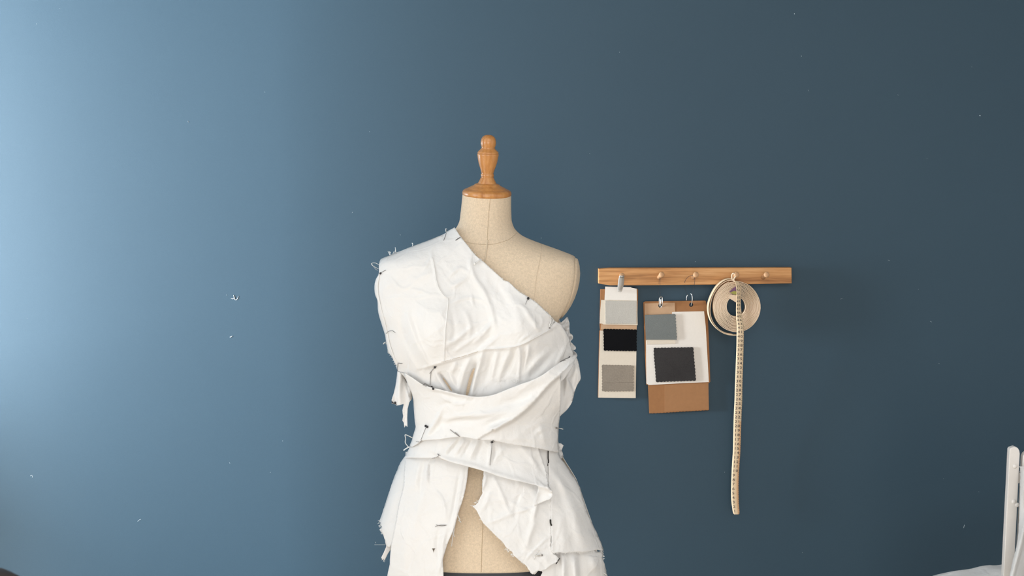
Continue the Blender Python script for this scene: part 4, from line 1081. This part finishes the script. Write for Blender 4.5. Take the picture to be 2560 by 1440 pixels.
# ------------------------------------------------------------------ white metal stand, muslin and table at the right edge
YS = 1.95
st = thing('metal_stand', Vector((P(2560, 1300, YS).x, YS, 0)), 'white painted flat-bar metal stand with rivets, at the lower right edge of the view', 'stand')
zf = 0.012
def upright(poly, depth, name='upright'):
    a = poly
    bm = bmesh.new()
    add_slab(bm, a, YS + depth, depth, .0015)
    return obj(name, bm, M['white_metal'], st, False)
def ext(u0, v0, u1, v1, z=zf, Y=YS):
    """carry the edge through both points down to the floor"""
    a, b = P(u0, v0, Y), P(u1, v1, Y)
    k = (z - a.z) / (b.z - a.z)
    return a + (b - a) * k
def bar(top, lo_l, lo_r, depth):
    bm = bmesh.new()
    f = [P(u, v, YS) for u, v in top]
    f = f + [Vector((f[-1].x, YS, zf)), Vector((f[0].x, YS, zf))]
    fr = [bm.verts.new(p) for p in f]; bk = [bm.verts.new(p + Vector((0, depth, 0.0))) for p in f]
    n = len(fr)
    bm.faces.new(fr); bm.faces.new(bk[::-1])
    for i in range(n): bm.faces.new((fr[i], fr[(i + 1) % n], bk[(i + 1) % n], bk[i]))
    bmesh.ops.recalc_face_normals(bm, faces=bm.faces)
    bmesh.ops.bevel(bm, geom=[e for e in bm.edges], offset=.0012, segments=2, affect='EDGES', profile=.5)
    return obj('upright', bm, M['white_metal'], st, False)
u1 = bar([(2524.5, 1124), (2527.5, 1120), (2538, 1116.5), (2545, 1120), (2549, 1127), (2550, 1134)], None, None, .011)
u2 = bar([(2558, 1142), (2562, 1134), (2572, 1128), (2582, 1132), (2586, 1142)], None, None, .011)
for (u, v) in ((2537, 1166), (2534.5, 1254), (2543, 1262)):
    bm = bmesh.new()
    bmesh.ops.create_uvsphere(bm, u_segments=14, v_segments=8, radius=.0042, matrix=Matrix.Translation(P(u, v, YS - .0005)) @ Matrix.Diagonal((1, .5, 1, 1)))
    obj('rivet', bm, M['white_metal'], u1)
bm = bmesh.new()
xa = P(2537, 1300, YS).x; xb = P(2572, 1300, YS).x
add_box(bm, (xa, YS + .004, .30), (xb, YS + .022, .33), .002); obj('cross_bar', bm, M['white_metal'], st, False)
bm = bmesh.new(); add_box(bm, (xa, YS + .004, .93), (xb, YS + .022, .95), .002); obj('cross_bar', bm, M['white_metal'], st, False)
bm = bmesh.new(); add_box(bm, (xa - .03, YS - .16, 0), (xb + .03, YS + .03, zf + .002), .003); obj('base_plate', bm, M['white_metal'], st, False)
# cloth hung on the stand
bm = bmesh.new()
nu, nv = 26, 60
g = []
for j in range(nv + 1):
    f = j / nv; v = 1166 + 310 * f
    uL = np.interp(v, [1166, 1172, 1230, 1300, 1340, 1370, 1400, 1466], [2547, 2551, 2549.5, 2547.5, 2545, 2540, 2532, 2518]) + random.uniform(-.6, .6)
    row = []
    for i in range(nu + 1):
        q = i / nu; u = uL + (2640 - uL) * q
        y = YS - .010 - .012 * math.sin(q * 9 + f * 2.0) - .03 * f - .02 * math.exp(-((u - 2556 + (v - 1350) * .25) / 10) ** 2) * (1 if v > 1250 else .3)
        row.append(bm.verts.new(P(u, v, y)))
    g.append(row)
for a, b in zip(g, g[1:]):
    for i in range(nu): bm.faces.new((a[i], a[i + 1], b[i + 1], b[i]))
bmesh.ops.solidify(bm, geom=bm.faces[:], thickness=.0012)
hc = obj('hanging_muslin', bm, M['muslin'], None)
tag(hc, 'white muslin remnant hanging with a raw edge over the metal stand', 'cloth')
# heap of muslin on the work table
TZ = P(2450, 1448, 2.3).z
tb = thing('work_table', (1.4, 2.2, 0), 'pale wooden work table under the crumpled muslin in the bottom right corner', 'table')
tx0, tx1, ty0, ty1 = P(2366, 1440, 2.1).x, 1.95, 1.99, 2.3
obj('table_top', box((tx0, ty0, TZ - .03), (tx1, ty1, TZ), .004), M['table_wood'], tb, False)
for x in (tx0 + .03, tx1 - .08):
    for y in (ty0 + .03, ty1 - .08):
        obj('leg', box((x, y, 0), (x + .05, y + .05, TZ - .03), .003), M['table_wood'], tb, False)
bm = bmesh.new(); g = []
nu, nv = 110, 44
x0, x1, y0, y1 = tx0 + .012, 1.7, 2.0, 2.285
for j in range(nv + 1):
    row = []
    for i in range(nu + 1):
        a, b = i / nu, j / nv
        x = x0 + (x1 - x0) * a; y = y0 + (y1 - y0) * b
        e = min(1, a * 26) * min(1, (1 - a) * 9) * min(1, b * 5) * min(1, (1 - b) * 7)
        h = .006 + (.016 + .036 * min(1, a / .17)) * e ** .5 * (1 + .10 * noise.noise((x * 11, y * 11, 3)) + .10 * noise.noise((x * 22, y * 22, 8)))
        row.append(bm.verts.new((x + .006 * noise.noise((x * 12, y * 12, 1)), y + .006 * noise.noise((x * 12, y * 12, 5)), TZ + h)))
    g.append(row)
for a, b in zip(g, g[1:]):
    for i in range(nu): bm.faces.new((a[i], a[i + 1], b[i + 1], b[i]))
bmesh.ops.recalc_face_normals(bm, faces=bm.faces)
ext_ = bmesh.ops.extrude_face_region(bm, geom=bm.faces[:])
for q in ext_['geom']:
    if isinstance(q, bmesh.types.BMVert): q.co.z = TZ + .0005
bmesh.ops.recalc_face_normals(bm, faces=bm.faces)
hp = obj('folded_muslin', bm, M['muslin'], None)
tag(hp, 'crumpled white muslin lying in the bottom right corner, beside the foot of the metal stand', 'cloth')

# ------------------------------------------------------------------ dark chair at the lower left corner
YCH = 0.95
ch = thing('dark_chair', (P(-60, 1440, YCH).x, YCH, 0), 'dark wooden chair, only its back rail showing in the bottom left corner', 'chair')
ct = P(58, 1392, YCH)
cx, cz = ct.x, ct.z
bm = bmesh.new()
pts = [Vector((cx - .42 + .42 * k / 14, YCH + .03 * math.sin(math.pi * k / 14), cz - .045 - .0 * k)) for k in range(15)]
add_tube(bm, pts, [.022] + [.03] * 13 + [.02], 14)
obj('back_rail', bm, M['dark_wood'], ch)
for sx in (cx - .40, cx - .02):
    bm = bmesh.new(); add_tube(bm, [(sx, YCH, cz - .05), (sx, YCH - .01, .45), (sx, YCH + .02, 0)], .018, 12); obj('leg', bm, M['dark_wood'], ch)
    bm = bmesh.new(); add_tube(bm, [(sx, YCH - .38, .45), (sx, YCH - .40, 0)], .018, 12); obj('leg', bm, M['dark_wood'], ch)
obj('seat', box((cx - .43, YCH - .41, .44), (cx + .01, YCH + .02, .475), .012), M['dark_wood'], ch)
for k in range(4):
    sx = cx - .33 + .08 * k
    bm = bmesh.new(); add_tube(bm, [(sx, YCH + .012, cz - .05), (sx, YCH, .47)], .008, 8); obj('spindle', bm, M['dark_wood'], ch)
